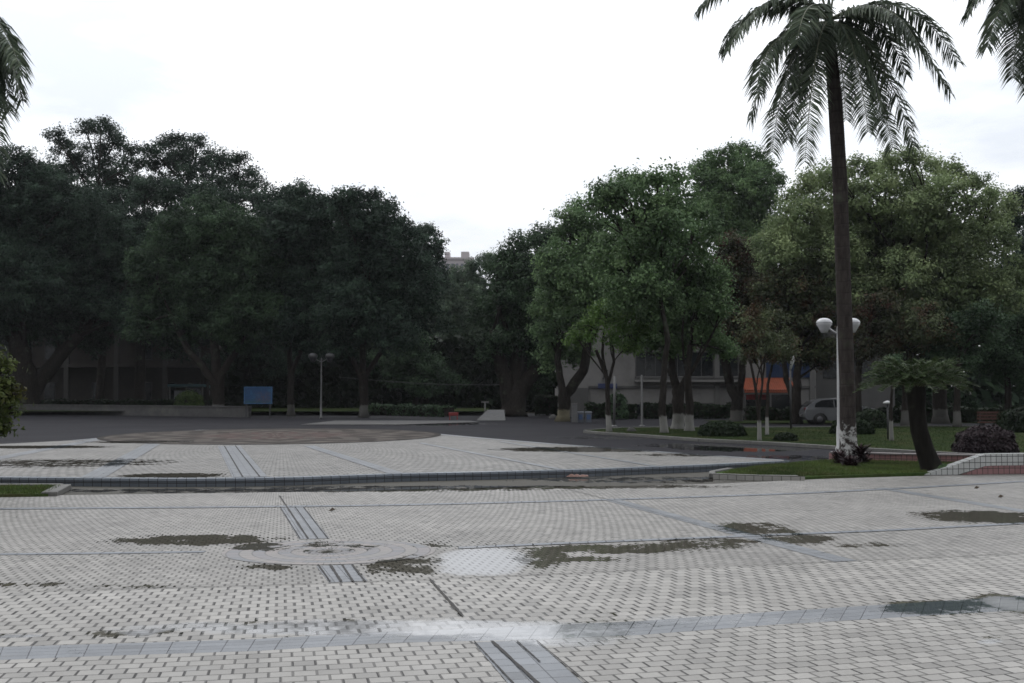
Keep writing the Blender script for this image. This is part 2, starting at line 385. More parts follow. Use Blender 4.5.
# gutter between the two squares
near_edge = [g2(-300,500), g2(0,496), g2(430,490), g2(710,484), g2(830,478.5), g2(1024,473), g2(1250,467)]
loft('gutter', [(p[0], p[1]-.6) for p in near_edge[:5]], [(p[0], p[1]+6.5) for p in near_edge[:5]], 150, 26, m_gutter, -.026, 'xy', wet_add=-.25)
def seam(dy=0): return [g2(-350,599+dy), g2(0,592+dy), g2(256,586.5+dy), g2(430,580+dy), g2(640,571+dy), g2(768,565+dy), g2(1024,554+dy), g2(1400,539+dy)]
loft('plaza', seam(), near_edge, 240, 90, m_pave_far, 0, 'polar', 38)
band_t = [g2(-350,655), g2(0,647), g2(100,644), g2(256,639), g2(384,632), g2(512,627), g2(640,621), g2(768,612), g2(1024,595.5), g2(1400,575)]
band_b = [g2(-350,668), g2(0,660), g2(100,656), g2(256,651), g2(384,643), g2(512,640), g2(640,635), g2(768,625), g2(1024,610), g2(1400,588)]
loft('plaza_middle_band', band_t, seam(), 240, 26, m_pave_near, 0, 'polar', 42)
loft('plaza_blue_strip', band_b, band_t, 240, 5, m_blue, 0, 'along')
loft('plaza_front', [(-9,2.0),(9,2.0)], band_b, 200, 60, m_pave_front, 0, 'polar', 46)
loft('plaza_behind', [(-30,-40),(30,-40)], [(-9,2.0),(9,2.0)], 20, 20, m_pave_front, 0, 'polar', 46)
def strip(name, A, B, wd, mat, z=.004, n=40, m=4, across=True):
    A = Vector(A); B = Vector(B); d = (B-A).normalized(); q = Vector((d.y, -d.x))*wd/2
    return loft(name, [A-q, B-q], [A+q, B+q], n, m, mat, z, 'along')
# blue strips: across the front, through the rosette, and the diagonals
strip('blue_strip', g2(505,641.5), g2(700,845), .50, m_blue)
strip('blue_strip', g2(292,507.5), g2(314.5,539), .40, m_blue)
strip('blue_strip', g2(334,565.5), g2(348.5,582), .40, m_blue)
strip('blue_strip', g2(608,499), g2(846,561.5), .30, m_blue)
strip('blue_strip', g2(880,488), g2(1090,522), .28, m_blue)
def arcstrip(name, pts, wd, mat, z):
    P = [np.array(g2(*p)) for p in pts]
    return loft(name, [p-np.array((0, wd/2)) for p in P], [p+np.array((0, wd/2)) for p in P], 160, 2, mat, z, 'along')
arcstrip('blue_strip', [(-200,510.5),(0,509),(200,507.5),(350,506),(456,504),(580,500.8),(700,497),(800,493.5),(900,488.6),(1024,481.5),(1150,474)], .24, m_blue_n, .008)
arcstrip('blue_strip', [(-200,557),(0,554.5),(115,553.3),(205,552)], .14, m_blue_n, .006)
arcstrip('blue_strip', [(458,548.3),(506,546),(630,541),(756,536),(900,530),(1024,523.5),(1200,512)], .17, m_blue_n, .008)
# open dark joints
m_joint = simple('open_joint', (.03,.028,.026), .85, .2, 20)
def jline(a, b, wd=.03, z=.011):
    A = Vector(g2(*a)); B = Vector(g2(*b)); d = (B-A).normalized(); q = Vector((d.y, -d.x))*wd/2
    mb = MB(); n = 24; vs = []; q = q*.72
    for i in range(n+1):
        p = A+(B-A)*i/n; k = .55+.5*random.random()
        vs += [(p.x-q.x*k, p.y-q.y*k, z), (p.x+q.x*k, p.y+q.y*k, z)]
    mb.add(vs, [(2*i, 2*i+1, 2*i+3, 2*i+2) for i in range(n)])
    o = mb.build('joint_line', m_joint); tag(o, kind='structure')
for a, b, w in [((430,580),(463,617),.045),((492,642),(560,705),.05),((517,642),(540,663),.02),((474,642),(515,686),.018),((537,642),(590,686),.018),
                ((279.5,496),(308,539),.05),((295,507),(318,539),.02),((280,507),(300,539),.02),((303,507),(328,539),.02),
                ((330,565),(341,582),.05),((342,565),(353,582),.04),((352,565),(365,582),.04),((318,565),(330,582),.03),
                ((566,489),(608,500),.03),((608,500),(700,525),.018)]: jline(a, b, w)
for a, b in [((0,592),(256,586.5)),((256,586.5),(430,580)),((430,580),(640,571)),((640,571),(768,565)),((768,565),(1024,554))]: jline(a, b, .022)
# small round rosette in the near square
def rosette_mat():
    t = NT('rosette_tiles'); x, y, _ = t.sep(t.obj())
    r = t.M('SQRT', t.M('ADD', t.M('MULTIPLY', x, x), t.M('MULTIPLY', y, y))); a = t.M('ARCTAN2', y, x)
    rr = t.M('DIVIDE', r, .155); ring = t.M('FLOOR', rr); fr = t.M('FRACT', rr)
    aa = t.M('ADD', t.M('MULTIPLY', a, 34/(2*math.pi)), t.M('MULTIPLY', ring, .5)); fa = t.M('FRACT', aa)
    j1 = t.M('SUBTRACT', 1.0, t.ss(t.M('MINIMUM', fr, t.M('SUBTRACT', 1.0, fr)), .03, .08))
    j2 = t.M('SUBTRACT', 1.0, t.ss(t.M('MULTIPLY', t.M('MINIMUM', fa, t.M('SUBTRACT', 1.0, fa)), r), .012, .022))
    j = t.M('MAXIMUM', t.M('MULTIPLY', j1, .5), j2)
    al = t.ss(t.M('FRACT', t.M('MULTIPLY', ring, .5)), .2, .3)
    w = t.white(t.comb(ring, t.M('FLOOR', aa), 0))
    c = t.mix(al, (.195,.187,.178), (.15,.154,.163)); c = t.mix(t.M('MULTIPLY', w, .4), c, (.26,.215,.20))
    c = t.mix(t.M('MULTIPLY', j, .95), c, (.025,.025,.025)); wt, dp = wetness(t, j)
    t.col(t.mix(t.M('MULTIPLY', wt, .85), c, (.075,.072,.06))); t.rough(t.M('MULTIPLY_ADD', wt, -.50, .56)); t.bump(t.M('SUBTRACT', 1.0, j), t.M('SUBTRACT', .5, t.M('MULTIPLY', wt, .49)), .006)
    return t.m
def disc(name, c, rx, ry, z, mat, nr=14, na=96):
    vs = [(0, 0, 0)]; fs = []
    for i in range(1, nr+1):
        for j in range(na):
            w = 2*math.pi*j/na; vs.append((rx*i/nr*math.cos(w), ry*i/nr*math.sin(w), 0))
    for j in range(na): fs.append((0, 1+j, 1+(j+1) % na))
    for i in range(nr-1):
        for j in range(na):
            fs.append((1+i*na+j, 1+(i+1)*na+j, 1+(i+1)*na+(j+1) % na, 1+i*na+(j+1) % na))
    me = bpy.data.meshes.new(name); me.from_pydata(vs, [], fs); me.materials.append(mat)
    X = np.array([v[0] for v in vs])+c[0]; Y = np.array([v[1] for v in vs])+c[1]
    at = me.attributes.new('wet', 'FLOAT', 'POINT'); at.data.foreach_set('value', wetval(X, Y))
    o = bpy.data.objects.new(name, me); C.objects.link(o); o.location = (c[0], c[1], z); tag(o, kind='structure'); return o
ya, yb = G(330,540).y, G(330,565).y
disc('round_paving_rosette', (G(330,551).x, (ya+yb)/2), 1.30, (ya-yb)/2, .0045, rosette_mat())

# raised platform
ZP = .14
front = [(-420,477),(-200,477),(0,477.6),(110,478.6),(180,479),(240,478.6),(300,477.5),(400,474),(500,472.0),(590,469.5),(700,465.3),(760,462.3),(784,461.2)]
back = [(-420,443.5),(-200,443.5),(0,444),(70,440.5),(103,437.6),(200,430),(300,429),(440,434),(480,437.6),(560,444.2),(620,448.5),(700,454.6),(760,458.4),(784,459.9)]
PF = [g2(x, y, ZP) for x, y in front]; PBk = [g2(x, y, ZP) for x, y in back]
tip = g2(790, 460.6, ZP)
loft('raised_platform', PF, PBk, 240, 110, m_pave_plat, ZP, 'polar', 24)
def wallstrip(name, pts, z0, z1, mat, kind='structure', parent=None, off=None):
    vs = []; fs = []; L = 0; us = []
    for i, p in enumerate(pts):
        if i: L += math.dist(p[:2], pts[i-1][:2])
        vs += [(p[0], p[1], z0), (p[0], p[1], z1)]; us.append(L)
    fs = [(2*i, 2*i+2, 2*i+3, 2*i+1) for i in range(len(pts)-1)]
    me = bpy.data.meshes.new(name)
    o_ = off or (0, 0, 0); me.from_pydata([(v[0]-o_[0], v[1]-o_[1], v[2]-o_[2]) for v in vs], [], fs)
    uv = me.uv_layers.new(name='UVMap'); k = 0
    for i, f in enumerate(fs):
        for q in ((us[i], 0), (us[i+1], 0), (us[i+1], z1-z0), (us[i], z1-z0)): uv.data[k].uv = q; k += 1
    me.materials.append(mat); o = bpy.data.objects.new(name, me); C.objects.link(o)
    if parent is not None: o.parent = parent
    elif off: o.location = off
    if kind: o['kind'] = kind
    return o
ring = PF + [tip, PBk[-1]]
wallstrip('platform_riser', ring, -.05, ZP-.05, m_tdark)
wallstrip('platform_nosing', [(p[0], p[1]-.012) for p in ring], ZP-.05, ZP+.006, m_tnose)
ins = [(p[0], p[1]+.28) for p in PF]
ins[-1] = (ins[-1][0]-.1, ins[-1][1]-.14)
loft('platform_edge', PF, ins, 240, 1, m_tnose, ZP+.004, 'along')
loft('platform_edge', PBk[3:6], [(p[0]+.35, p[1]-.2) for p in PBk[3:6]], 40, 1, m_blue, ZP+.006, 'along')
loft('platform_edge', PBk[7:], [(p[0]-.25, p[1]-.25) for p in PBk[7:]], 60, 1, m_blue, ZP+.006, 'along')
wallstrip('platform_riser', PBk[::-1], -.05, ZP, m_tdark)
wallstrip('platform_riser', [PBk[0], PF[0]], -.05, ZP, m_tdark)
# blue line from lower-left to the medallion, and three bands
strip('blue_strip', g2(-60,469.5,ZP), g2(103,438.3,ZP), .45, m_blue, ZP+.005)
for a, b, w in [((153,444),(93,477.5),.5),((229,446),(250,477.2),.72),((309,446),(396,473.5),.36),((420,443),(560,469.5),.2),((500,441.5),(655,466.2),.18)]:
    strip('blue_strip', g2(*a, ZP), g2(*b, ZP), w, m_blue, ZP+.008)
for k in (-.2, .15):
    A, B = g2(229,446,ZP), g2(250,477.2,ZP); mb = MB(); d = (Vector(B)-Vector(A)).normalized(); q = Vector((d.y, -d.x))
    a = Vector(A)+q*k; b = Vector(B)+q*k; s_ = q*.018
    mb.add([(a.x-s_.x, a.y-s_.y, ZP+.012), (a.x+s_.x, a.y+s_.y, ZP+.012), (b.x+s_.x, b.y+s_.y, ZP+.012), (b.x-s_.x, b.y-s_.y, ZP+.012)], [(0,1,2,3)])
    tag(mb.build('joint_line', m_joint), kind='structure')
def ringarc(R, wd):
    cx, cy = G(273,437,ZP).x, G(273,436.5,ZP).y
    A = []; B = []
    for i in range(60):
        w = -.75+1.4*i/59
        A.append((cx+R*math.sin(w), cy-R*1.0*math.cos(w))); B.append((cx+(R+wd)*math.sin(w), cy-(R+wd)*math.cos(w)))
    loft('blue_strip', A, B, 100, 1, m_blue, ZP+.006, 'along')
def medal_mat():
    t = NT('medallion_stones'); x, y, _ = t.sep(t.obj()); x = t.M('DIVIDE', x, MRX); y = t.M('DIVIDE', y, MRY)
    r = t.M('SQRT', t.M('ADD', t.M('MULTIPLY', x, x), t.M('MULTIPLY', y, y))); a = t.M('DIVIDE', t.M('ARCTAN2', y, x), 2*math.pi)
    pet = t.M('ABSOLUTE', t.M('SUBTRACT', t.M('FRACT', t.M('MULTIPLY', a, 12.0)), .5))
    q = t.M('FRACT', t.M('ADD', t.M('MULTIPLY', r, 3.6), t.M('MULTIPLY', pet, 1.5)))
    k = t.ss(q, .42, .55); k2 = t.ss(t.M('FRACT', t.M('ADD', t.M('MULTIPLY', r, 3.6), t.M('MULTIPLY', pet, -1.5))), .45, .55)
    c = t.mix(k, (.03,.024,.02), (.085,.073,.063)); c = t.mix(t.M('MULTIPLY', k2, .5), c, (.022,.018,.016))
    rd = t.M('MULTIPLY', t.M('SUBTRACT', 1.0, t.ss(r, .35, .6)), k2); c = t.mix(rd, c, (.06,.036,.032))
    edge = t.ss(r, .955, .97); c = t.mix(edge, c, (.022,.018,.015))
    n = t.noise(30, 4, .7); nb = t.noise(.7, 5, .6); c = t.mul(c, t.mix(nb, (.7,.7,.7), (1.35,1.35,1.35)))
    wt, dp = wetness(t); t.col(t.mix(t.M('MULTIPLY', wt, .8), c, (.05,.045,.04))); t.rough(t.M('MULTIPLY_ADD', wt, -.8, .95)); t.bump(n, .2, .01); t.b.inputs['Specular IOR Level'].default_value = .25
    return t.m
ya, yb = G(273,428.8,ZP).y, G(273,444.8,ZP).y; MC = (G(273,436,ZP).x, (ya+yb)/2); MRY = (ya-yb)/2; MRX = 166.5*G(273,436,ZP).y/F
disc('round_medallion', MC, MRX, MRY, ZP+.0105, medal_mat(), 20, 128)

# lawns, kerbs
def polysheet(name, pts, z, mat, kind='structure'):
    mb = MB(); mb.prism(pts, z-.25, z); o = mb.build(name, mat); tag(o, kind=kind); return o
def kerbline(pts, wd, z0, z1, mat=None, name='kerb'):
    mb = MB()
    for i in range(len(pts)-1):
        a, b = Vector(pts[i][:2]), Vector(pts[i+1][:2]); L = (b-a).length; n = max(1, int(L/1.0)); d = (b-a)/L
        for j in range(n):
            c = a+d*(j+.5)*L/n; mb.box((c.x, c.y, (z0+z1)/2), (L/n-.012, wd, z1-z0), math.atan2(d.y, d.x), bev=.012)
    o = mb.build(name, mat or m_kerb); tag(o, kind='structure'); return o
isl = [g2(731,472.5), g2(770,467), g2(800,464.5), g2(832,462), (G(1100,462).x, G(1000,462).y), g2(1100,473), g2(925,475.2), g2(830,478.5), g2(800,479.6), g2(712,477.5), g2(716,474)]
polysheet('island_lawn', isl, .06, m_lawn2)
kb = [g2(728,471.6), g2(713,475), g2(760,479.4), g2(800,480.2)]
tk = []
wallstrip('island_kerb_face', [g2(713,475.2), g2(713,478), g2(760,479.9), g2(805,480.6)], -.03, .098, m_tkerb)
kerbline([(p[0], p[1]+.13) for p in [g2(713,478), g2(760,479.9), g2(800,480.4)]], .16, .0, .10)
kerbline([(p[0], p[1]+.1) for p in [g2(731,472), g2(713,475.4), g2(713,477.9)]], .14, -.03, .098)
lft = [g2(-250,489.5), g2(50,488.6), g2(62,489.2), g2(48,496.5), g2(-250,501)]
polysheet('left_lawn', lft, .05, m_lawn2)
kerbline([g2(64,488.4), g2(49,496.4)], .28, -.03, .085, m_kerb)
kerbline([g2(-250,488.6), g2(62,488.0)], .2, -.03, .085, m_kerb)
# far verge right: lawn strip, path, lawn
kerb_r = [(585,432.5),(600,434),(640,436.5),(700,441),(780,445),(862,450.5),(960,456),(1100,463),(1250,470)]
KR = [g2(x, y) for x, y in kerb_r]
back_r = [g2(x, y) for x, y in [(585,431.5),(620,429),(660,428.5),(720,428.5),(790,428.5),(900,427.5),(1000,427.5),(1100,427.5),(1400,427.5)]]
vl = KR + back_r[::-1]
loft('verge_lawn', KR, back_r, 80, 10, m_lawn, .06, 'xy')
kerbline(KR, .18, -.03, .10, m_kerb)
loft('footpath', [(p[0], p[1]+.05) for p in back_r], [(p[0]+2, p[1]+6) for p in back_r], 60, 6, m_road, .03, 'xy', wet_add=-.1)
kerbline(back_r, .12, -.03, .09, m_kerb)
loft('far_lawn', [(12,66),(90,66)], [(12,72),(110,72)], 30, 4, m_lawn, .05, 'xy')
# left far verge behind the planter wall
loft('left_verge', [(-80,88),(-2,88)], [(-90,135),(-2,135)], 30, 10, m_lawn, .3, 'xy')
# sheen on the far road, painted as a paler strip before the trees
loft('road_sheen', [g2(300,424.5), g2(400,424.5), g2(480,422)], [g2(335,420.5), g2(400,420.5), g2(470,420.5)], 60, 3, m_planterwall, .0, 'xy')

# ------------------------------------------------------------------ leaves
def leafmesh(name, cen, nrm, size, tint, mat, parent, asp=.55):
    """one quad per leaf spray"""
    n = len(cen); off = np.array(parent.location) if parent else np.zeros(3)
    r = rng.normal(size=(n, 3)); a = np.cross(nrm, r); a /= np.linalg.norm(a, axis=1)[:, None]+1e-9
    b = np.cross(nrm, a); b /= np.linalg.norm(b, axis=1)[:, None]+1e-9
    s = size[:, None]
    V = np.empty((n, 4, 3)); c = cen-off
    V[:, 0] = c-a*s; V[:, 1] = c+b*s*asp+a*s*.1; V[:, 2] = c+a*s; V[:, 3] = c-b*s*asp+a*s*.1
    V[:, 1] += nrm*s*.25; V[:, 3] += nrm*s*.25
    me = bpy.data.meshes.new(name); me.vertices.add(n*4); me.vertices.foreach_set('co', V.ravel())
    me.loops.add(n*4); me.loops.foreach_set('vertex_index', np.arange(n*4, dtype=np.int32))
    me.polygons.add(n); me.polygons.foreach_set('loop_start', np.arange(0, n*4, 4, dtype=np.int32))
    me.update(calc_edges=True)
    at = me.attributes.new('tint', 'FLOAT', 'FACE'); at.data.foreach_set('value', tint.astype(np.float32))
    me.materials.append(mat); o = bpy.data.objects.new(name, me); C.objects.link(o)
    if parent: o.parent = parent
    return o
def unit(n):
    v = rng.normal(size=(n, 3)); return v/np.linalg.norm(v, axis=1)[:, None]
def crownpts(blobs, leaf=.26, dens=1., sub=.75, flat=.8, sparse=0):
    P, N, Sz, T = [], [], [], []
    for (c, r) in blobs:
        c = np.array(c); ns = int(max(9, 3.9*(r/sub)**2*(1-sparse)))
        d = unit(ns); d[:, 2] = np.where(d[:, 2] < -.55, -d[:, 2], d[:, 2])
        rad = r*rng.uniform(.5, 1.14, ns)**.8
        sc_ = c + d*rad[:, None]*np.array((1, 1, .9))
        for k in range(ns):
            sr = sub*rng.uniform(.55, 1.3); m = int(46*dens*(sr/sub)**2*(.26/leaf)**1.4*(sub/.75)**2)
            if m < 3: continue
            q = rng.normal(size=(m, 3))*np.array((.46, .46, .30)); ax = d[k]+rng.normal(0, .5, 3)+np.array((0, 0, .25)); ax /= np.linalg.norm(ax)
            q += np.outer(rng.uniform(-.9, .9, m)**1., ax)*.55
            pts = sc_[k] + q*sr*1.05
            nn = q*.55 + d[k]*.35 + np.array((0, 0, .35)) + rng.normal(size=(m, 3))*.6
            nn /= np.linalg.norm(nn, axis=1)[:, None]
            P.append(pts); N.append(nn); Sz.append(leaf*rng.uniform(.6, 1.3, m)); T.append(np.clip(rng.normal(.45, .2, m)+rng.normal(0, .34), 0, 1.3))  # tint shift per clump imitates lit and shaded clumps
        if not sparse:                                    # twiggy filling inside
            m = int(75*r*r); q = unit(m)*(r*rng.uniform(.1, .75, m)**.7)[:, None]
            P.append(c+q); N.append(unit(m)); Sz.append(np.full(m, leaf*2.2)); T.append(rng.uniform(0, .4, m))
    return np.concatenate(P), np.concatenate(N), np.concatenate(Sz), np.concatenate(T)

def limb(mb, a, b, ra, rb, bend=.12, n=6, seg=8):
    a, b = Vector(a), Vector(b); L = (b-a).length; off = Vector((random.uniform(-1, 1), random.uniform(-1, 1), random.uniform(.0, .8)))*L*bend
    pts = []; rr = []
    for i in range(n+1):
        t = i/n; w = Vector((random.uniform(-1, 1), random.uniform(-1, 1), 0))*L*.012
        pts.append(a.lerp(b, t)+off*math.sin(math.pi*t)+(w if 0 < i < n else Vector())); rr.append(ra*(1-t)+rb*t)
    mb.tube(pts, rr, seg); return pts
def tree(name, label, base, blobs, leafm, trunk_w, forks=None, barkm=None, depth=2.2, leaf=.26, dens=1., sub=.75, sparse=0, group=None, flat=.8, d=None, trunk_top=None, cat='tree', z0=0.0):
    """base (px,py): foot of the trunk. blobs (px,py,r_px[,dy]). trunk_w in px. forks: px points the stem splits to"""
    b = G(base[0], base[1], z0) if d is None else Vector((D(base[0], 389, d).x, d, z0))
    d = b.y; s = S(d)
    root = thing(name, label, cat, b, group)
    wb = []
    for q in blobs:
        dy = q[3] if len(q) > 3 else random.uniform(-1, 1)*depth
        p = D(q[0], q[1], d+dy); wb.append(((p.x, p.y, p.z), q[2]/s))
    if leaf > .1: leaf *= .40; sub *= .70
    if not sparse and leaf > .06:
        m = np.mean([c for c, _ in wb], axis=0)
        wb2 = wb + [((c[0]*.62+m[0]*.38+random.uniform(-.6, .6), c[1]+random.uniform(-1.2, 1.2), c[2]*.7+m[2]*.3-r*.35), r*.85) for c, r in wb if r > 1.0]
    else: wb2 = wb
    P, N, Z, T = crownpts(wb2, leaf, dens, sub, flat, sparse)
    leafmesh('crown', P, N, Z, T, leafm, root)
    mb = MB(); r0 = trunk_w/2/s
    forks = forks or [(base[0], (min(q[1] for q in blobs)+3*base[1])/4)]
    ends = []
    for k, path in enumerate(forks):
        if not isinstance(path, list): path = [path]
        pts = [b + Vector((0, 0, -.1))]; dd = 0
        for q in path: dd += random.uniform(-.4, .4); pts.append(D(q[0], q[1], d+dd))
        # smooth stem
        fine = []; 
        for i in range(len(pts)-1):
            for j in range(4): fine.append(pts[i].lerp(pts[i+1], j/4) + Vector((random.uniform(-1, 1), random.uniform(-1, 1), 0))*r0*.12)
        fine.append(pts[-1])
        rk = r0*(1 if k == 0 else .72)
        rad = [rk*(1.35 if i == 0 else 1)*(1-.5*i/(len(fine)-1)) for i in range(len(fine))]
        mb.tube(fine, rad, 12); ends.append((fine[-1], rad[-1], fine[len(fine)*2//3], rad[len(fine)*2//3]))
    for c, r in wb:                                        # limbs reach into every clump
        e = min(ends, key=lambda e: (e[0]-Vector(c)).length)
        pts = limb(mb, e[0] if random.random() < .7 else e[2], Vector(c)+Vector((0, 0, r*.1)), e[1]*.5, .04, .1)
        for _ in range(3):
            q = Vector(c)+Vector(unit(1)[0])*r*.9
            limb(mb, pts[-3], q, e[1]*.16+.02, .015, .1, 4, 5)
    mb.build('trunk', barkm or m_bark, root)
    return root

TG_L = 'dark trees along the left of the square'
TG_R = 'trees on the lawn right of the road'
tree('tree', 'huge black-green tree filling the left edge, thick dark trunk behind the low concrete wall', (24,411), [(0,225,52),(55,215,48),(-45,215,60),(25,285,48),(15,172,24),(-30,165,26),(105,245,42),(95,300,34),(135,265,30),(-20,320,45),(60,330,22),(130,318,26),(40,178,18)], l_dark, 30,
     [[(26,385),(20,355),(15,320)],[(30,392),(52,366),(80,335)]], depth=3, group=TG_L, z0=.2)
tree('tree', 'tall tree with airy see-through top, highest crown of the left treeline', (100,409), [(56,140,10),(66,152,15),(88,132,14),(101,128,12),(115,143,14),(96,155,16),(137,153,9),(132,170,14),(75,172,18),(105,180,24),(125,195,25),(60,190,20)], l_dark, 9, [[(102,350),(100,250),(98,190)]], d=108, sparse=.05, sub=.9, leaf=.26, group=TG_L, z0=.2)
tree('tree', 'second airy-topped tall tree behind the rounded crown, right of the highest crown', (205,409), [(150,150,7),(163,147,9),(178,143,12),(196,147,11),(190,160,14),(214,158,11),(222,165,14),(240,163,9),(243,176,12),(258,185,9),(170,170,22),(205,182,26),(235,195,22),(160,195,24),(148,165,10)], l_dark, 9, [[(205,350),(203,250),(200,200)]], d=108, sparse=.05, sub=.9, group=TG_L, z0=.2)
tree('tree', 'wide dense dark tree filling the space between the airy crowns and the front row', (140,409), [(70,205,22),(95,210,22),(120,205,20),(145,195,18),(170,195,18),(200,200,20),(230,205,18),(262,205,14),(285,205,12),(270,225,20),(305,220,18),(325,222,14),(60,240,26),(110,250,26),(150,230,24),(265,260,26),(330,250,20),(262,290,22),(333,285,20),(60,285,26),(110,310,26),(150,330,24),(40,330,24),(95,345,18),(180,350,18),(255,350,22),(320,350,20),(285,365,18),(215,365,12)], l_dark, 12, [[(140,370),(140,300),(140,240)]], d=101, sub=.8, group=TG_L, z0=.2)
tree('tree', 'broad rounded dark tree with whitewashed foot left of the blue billboard', (218,416), [(208,224,32),(176,240,30),(240,238,32),(155,270,28),(205,265,36),(252,275,32),(160,300,28),(215,305,38),(258,315,28),(185,330,26),(145,330,20),(235,338,22)], l_dark2, 13, [[(218,385),(215,350),(212,300)],[(220,375),(240,345),(250,310)],[(215,382),(188,350),(172,315)]], m_bark_w, leaf=.24, group=TG_L)
tree('tree', 'dark tree with whitewashed foot just right of the blue billboard', (291,416), [(283,200,16),(300,196,14),(314,202,12),(326,208,12),(292,225,28),(315,235,26),(280,260,30),(318,275,32),(290,305,32),(325,320,28),(300,335,24)], l_dark, 7.5, [[(291,385),(289,350),(292,300)],[(292,372),(305,340),(315,310)]], m_bark_w, group=TG_L)
tree('tree', 'dark tree with whitewashed foot between the tall lamp and the dark passage', (364,417), [(338,206,15),(352,200,14),(368,203,14),(383,208,14),(345,228,26),(380,232,26),(402,228,15),(400,255,30),(355,265,34),(395,295,34),(350,310,32),(390,335,28),(420,290,26),(422,320,24),(345,345,20)], l_dark, 9, [[(364,385),(362,350),(366,290)],[(366,375),(385,345),(395,310)],[(362,380),(348,350),(340,320)]], m_bark_w, group=TG_L)
tree('tree', 'small-topped dark tree at the left side of the sky gap', (425,410), [(428,235,11),(436,248,10),(418,238,13),(425,262,22),(415,285,20),(438,285,14)], l_dark, 8, [[(425,350),(424,290)]], d=104, sub=.6, group=TG_L)
tree('tree', 'paler green far tree under the distant tower block', (462,408), [(455,278,12),(472,272,11),(488,265,13),(450,300,22),(480,298,24),(465,325,28),(440,330,22),(490,335,26),(460,355,24),(435,365,20),(485,370,22)], l_far, 10, [[(462,370),(464,310)]], d=125, leaf=.3, group='trees around the gap in the treeline')
tree('tree', 'small shadowy tree filling the dark passage', (415,411), [(410,350,22),(435,372,16),(400,372,18),(455,385,12),(425,390,12),(380,365,16)], l_dark2, 7, [[(415,380)]], d=102, group='trees around the gap in the treeline')
tree('tree', 'massive black-trunked tree in the middle of the picture', (513,416), [(500,262,15),(520,248,15),(540,240,15),(551,238,12),(515,280,28),(545,275,26),(530,310,36),(495,315,24),(555,310,24),(520,345,32),(550,352,28),(490,350,16),(548,385,14),(505,290,20)], l_dark2, 26, [[(514,390),(518,360),(522,320)],[(508,385),(498,355),(494,330)],[(522,385),(545,360),(552,330)]], m_bark, depth=1.8, leaf=.26, group='trees around the gap in the treeline')
tree('tree', 'leaning forked tree with pale yellowish painted foot beside the two bins', (563,421), [(570,225,16),(585,208,14),(598,196,13),(578,240,24),(560,265,24),(598,240,26),(570,290,24),(590,280,28),(552,305,22),(575,322,22),(600,305,22),(545,335,14),(562,348,15),(585,350,12),(548,362,12),(574,360,9)], l_green, 13, [[(566,395),(584,370),(588,342),(582,310)],[(562,392),(558,360),(560,310)]], m_bark_y, depth=2, leaf=.24, dens=1., group=TG_R)
tree('tree', 'slim young tree with thin whitewashed stem in front of the blue wall plate', (609,433), [(605,315,19),(625,325,17),(590,332,14),(612,340,13),(640,335,14),(578,340,10),(628,348,9)], l_lime, 6, [[(608,400),(607,378),(596,350)],[(608,385),(614,362),(612,340)],[(607,380),(602,352),(604,330)]], m_bark_ws, depth=1.2, leaf=.17, sub=.55, group=TG_R)
tree('tree', 'lime-tinted broad tree on a slender left-leaning whitewashed trunk, leftmost of the three trunks', (665,434), [(612,192,13),(626,186,12),(640,187,14),(658,183,13),(676,184,13),(615,212,22),(645,212,26),(680,208,24),(630,240,28),(665,240,30),(700,225,22),(610,265,26),(645,275,30),(625,300,24),(655,310,26),(690,262,24)], l_green, 8.5, [[(662,405),(664,375),(668,340),(660,300)]], m_bark_ws, depth=2.4, leaf=.22, group=TG_R)
tree('tree', 'dark thick swollen-trunk tree, middle one of the three whitewashed trunks', (678,430), [(680,290,28),(665,330,20),(700,320,22),(685,345,13),(650,345,12),(640,320,20),(672,348,11),(640,344,10)], l_green, 13, [[(678,405),(677,392),(674,378),(670,350)],[(680,392),(687,375),(692,345)]], m_bark_ws, depth=1.5, leaf=.2, group=TG_R)
tree('tree', 'straight-stemmed tree, rightmost of the three whitewashed trunks', (689,432), [(700,255,24),(712,285,22),(695,300,22),(705,335,16),(720,310,16),(712,348,10),(728,352,9)], l_green, 10, [[(690,405),(688,380),(690,345)]], m_bark_ws, depth=1.5, leaf=.2, group=TG_R)
tree('tree', 'tall dark tree behind, making the highest rounded top right of centre', (728,410), [(700,175,14),(712,165,13),(727,158,12),(742,155,13),(757,160,13),(768,170,11),(775,184,11),(715,192,26),(745,188,26),(765,200,16),(720,225,30),(755,225,26),(745,255,26),(780,262,24),(770,235,18)], l_green, 14, [[(728,350),(730,240)]], d=96, leaf=.26, group='back row of trees on the right')
tree('tree', 'rust-brown podded tree with forked black trunk left of the orange awning', (736,422), [(735,255,20),(755,262,20),(718,272,20),(740,285,28),(765,290,22),(712,305,22),(735,318,28),(762,322,22),(718,338,18),(745,345,16),(700,340,12),(775,340,12)], l_brown, 13, [[(737,400),(730,385),(722,350),(722,320)],[(738,398),(741,380),(744,350),(748,320)]], bark('bark_half_washed', (.025,.022,.02), .7, paint=(.11,.105,.10)), depth=1.8, leaf=.22, group=TG_R)
tree('tree', 'slender sapling with whitened lower stem in front of the orange awning', (759.5,442), [(755,318,14),(765,335,12),(748,340,11),(768,352,8),(752,358,8)], l_olive_b, 4.5, [[(759,415),(756,390),(749,355)],[(759,412),(762,385),(766,350)]], m_bark_ws, depth=.8, leaf=.15, sub=.5, group=TG_R)
tree('tree', 'greyer sapling a step behind the whitened one near the awning', (767,436), [(776,322,14),(785,340,12),(770,350,9),(790,352,10),(776,358,7)], l_olive_b, 4, [[(767,412),(768,385),(775,350)]], m_bark_ws, depth=.8, leaf=.15, sub=.5, group=TG_R)
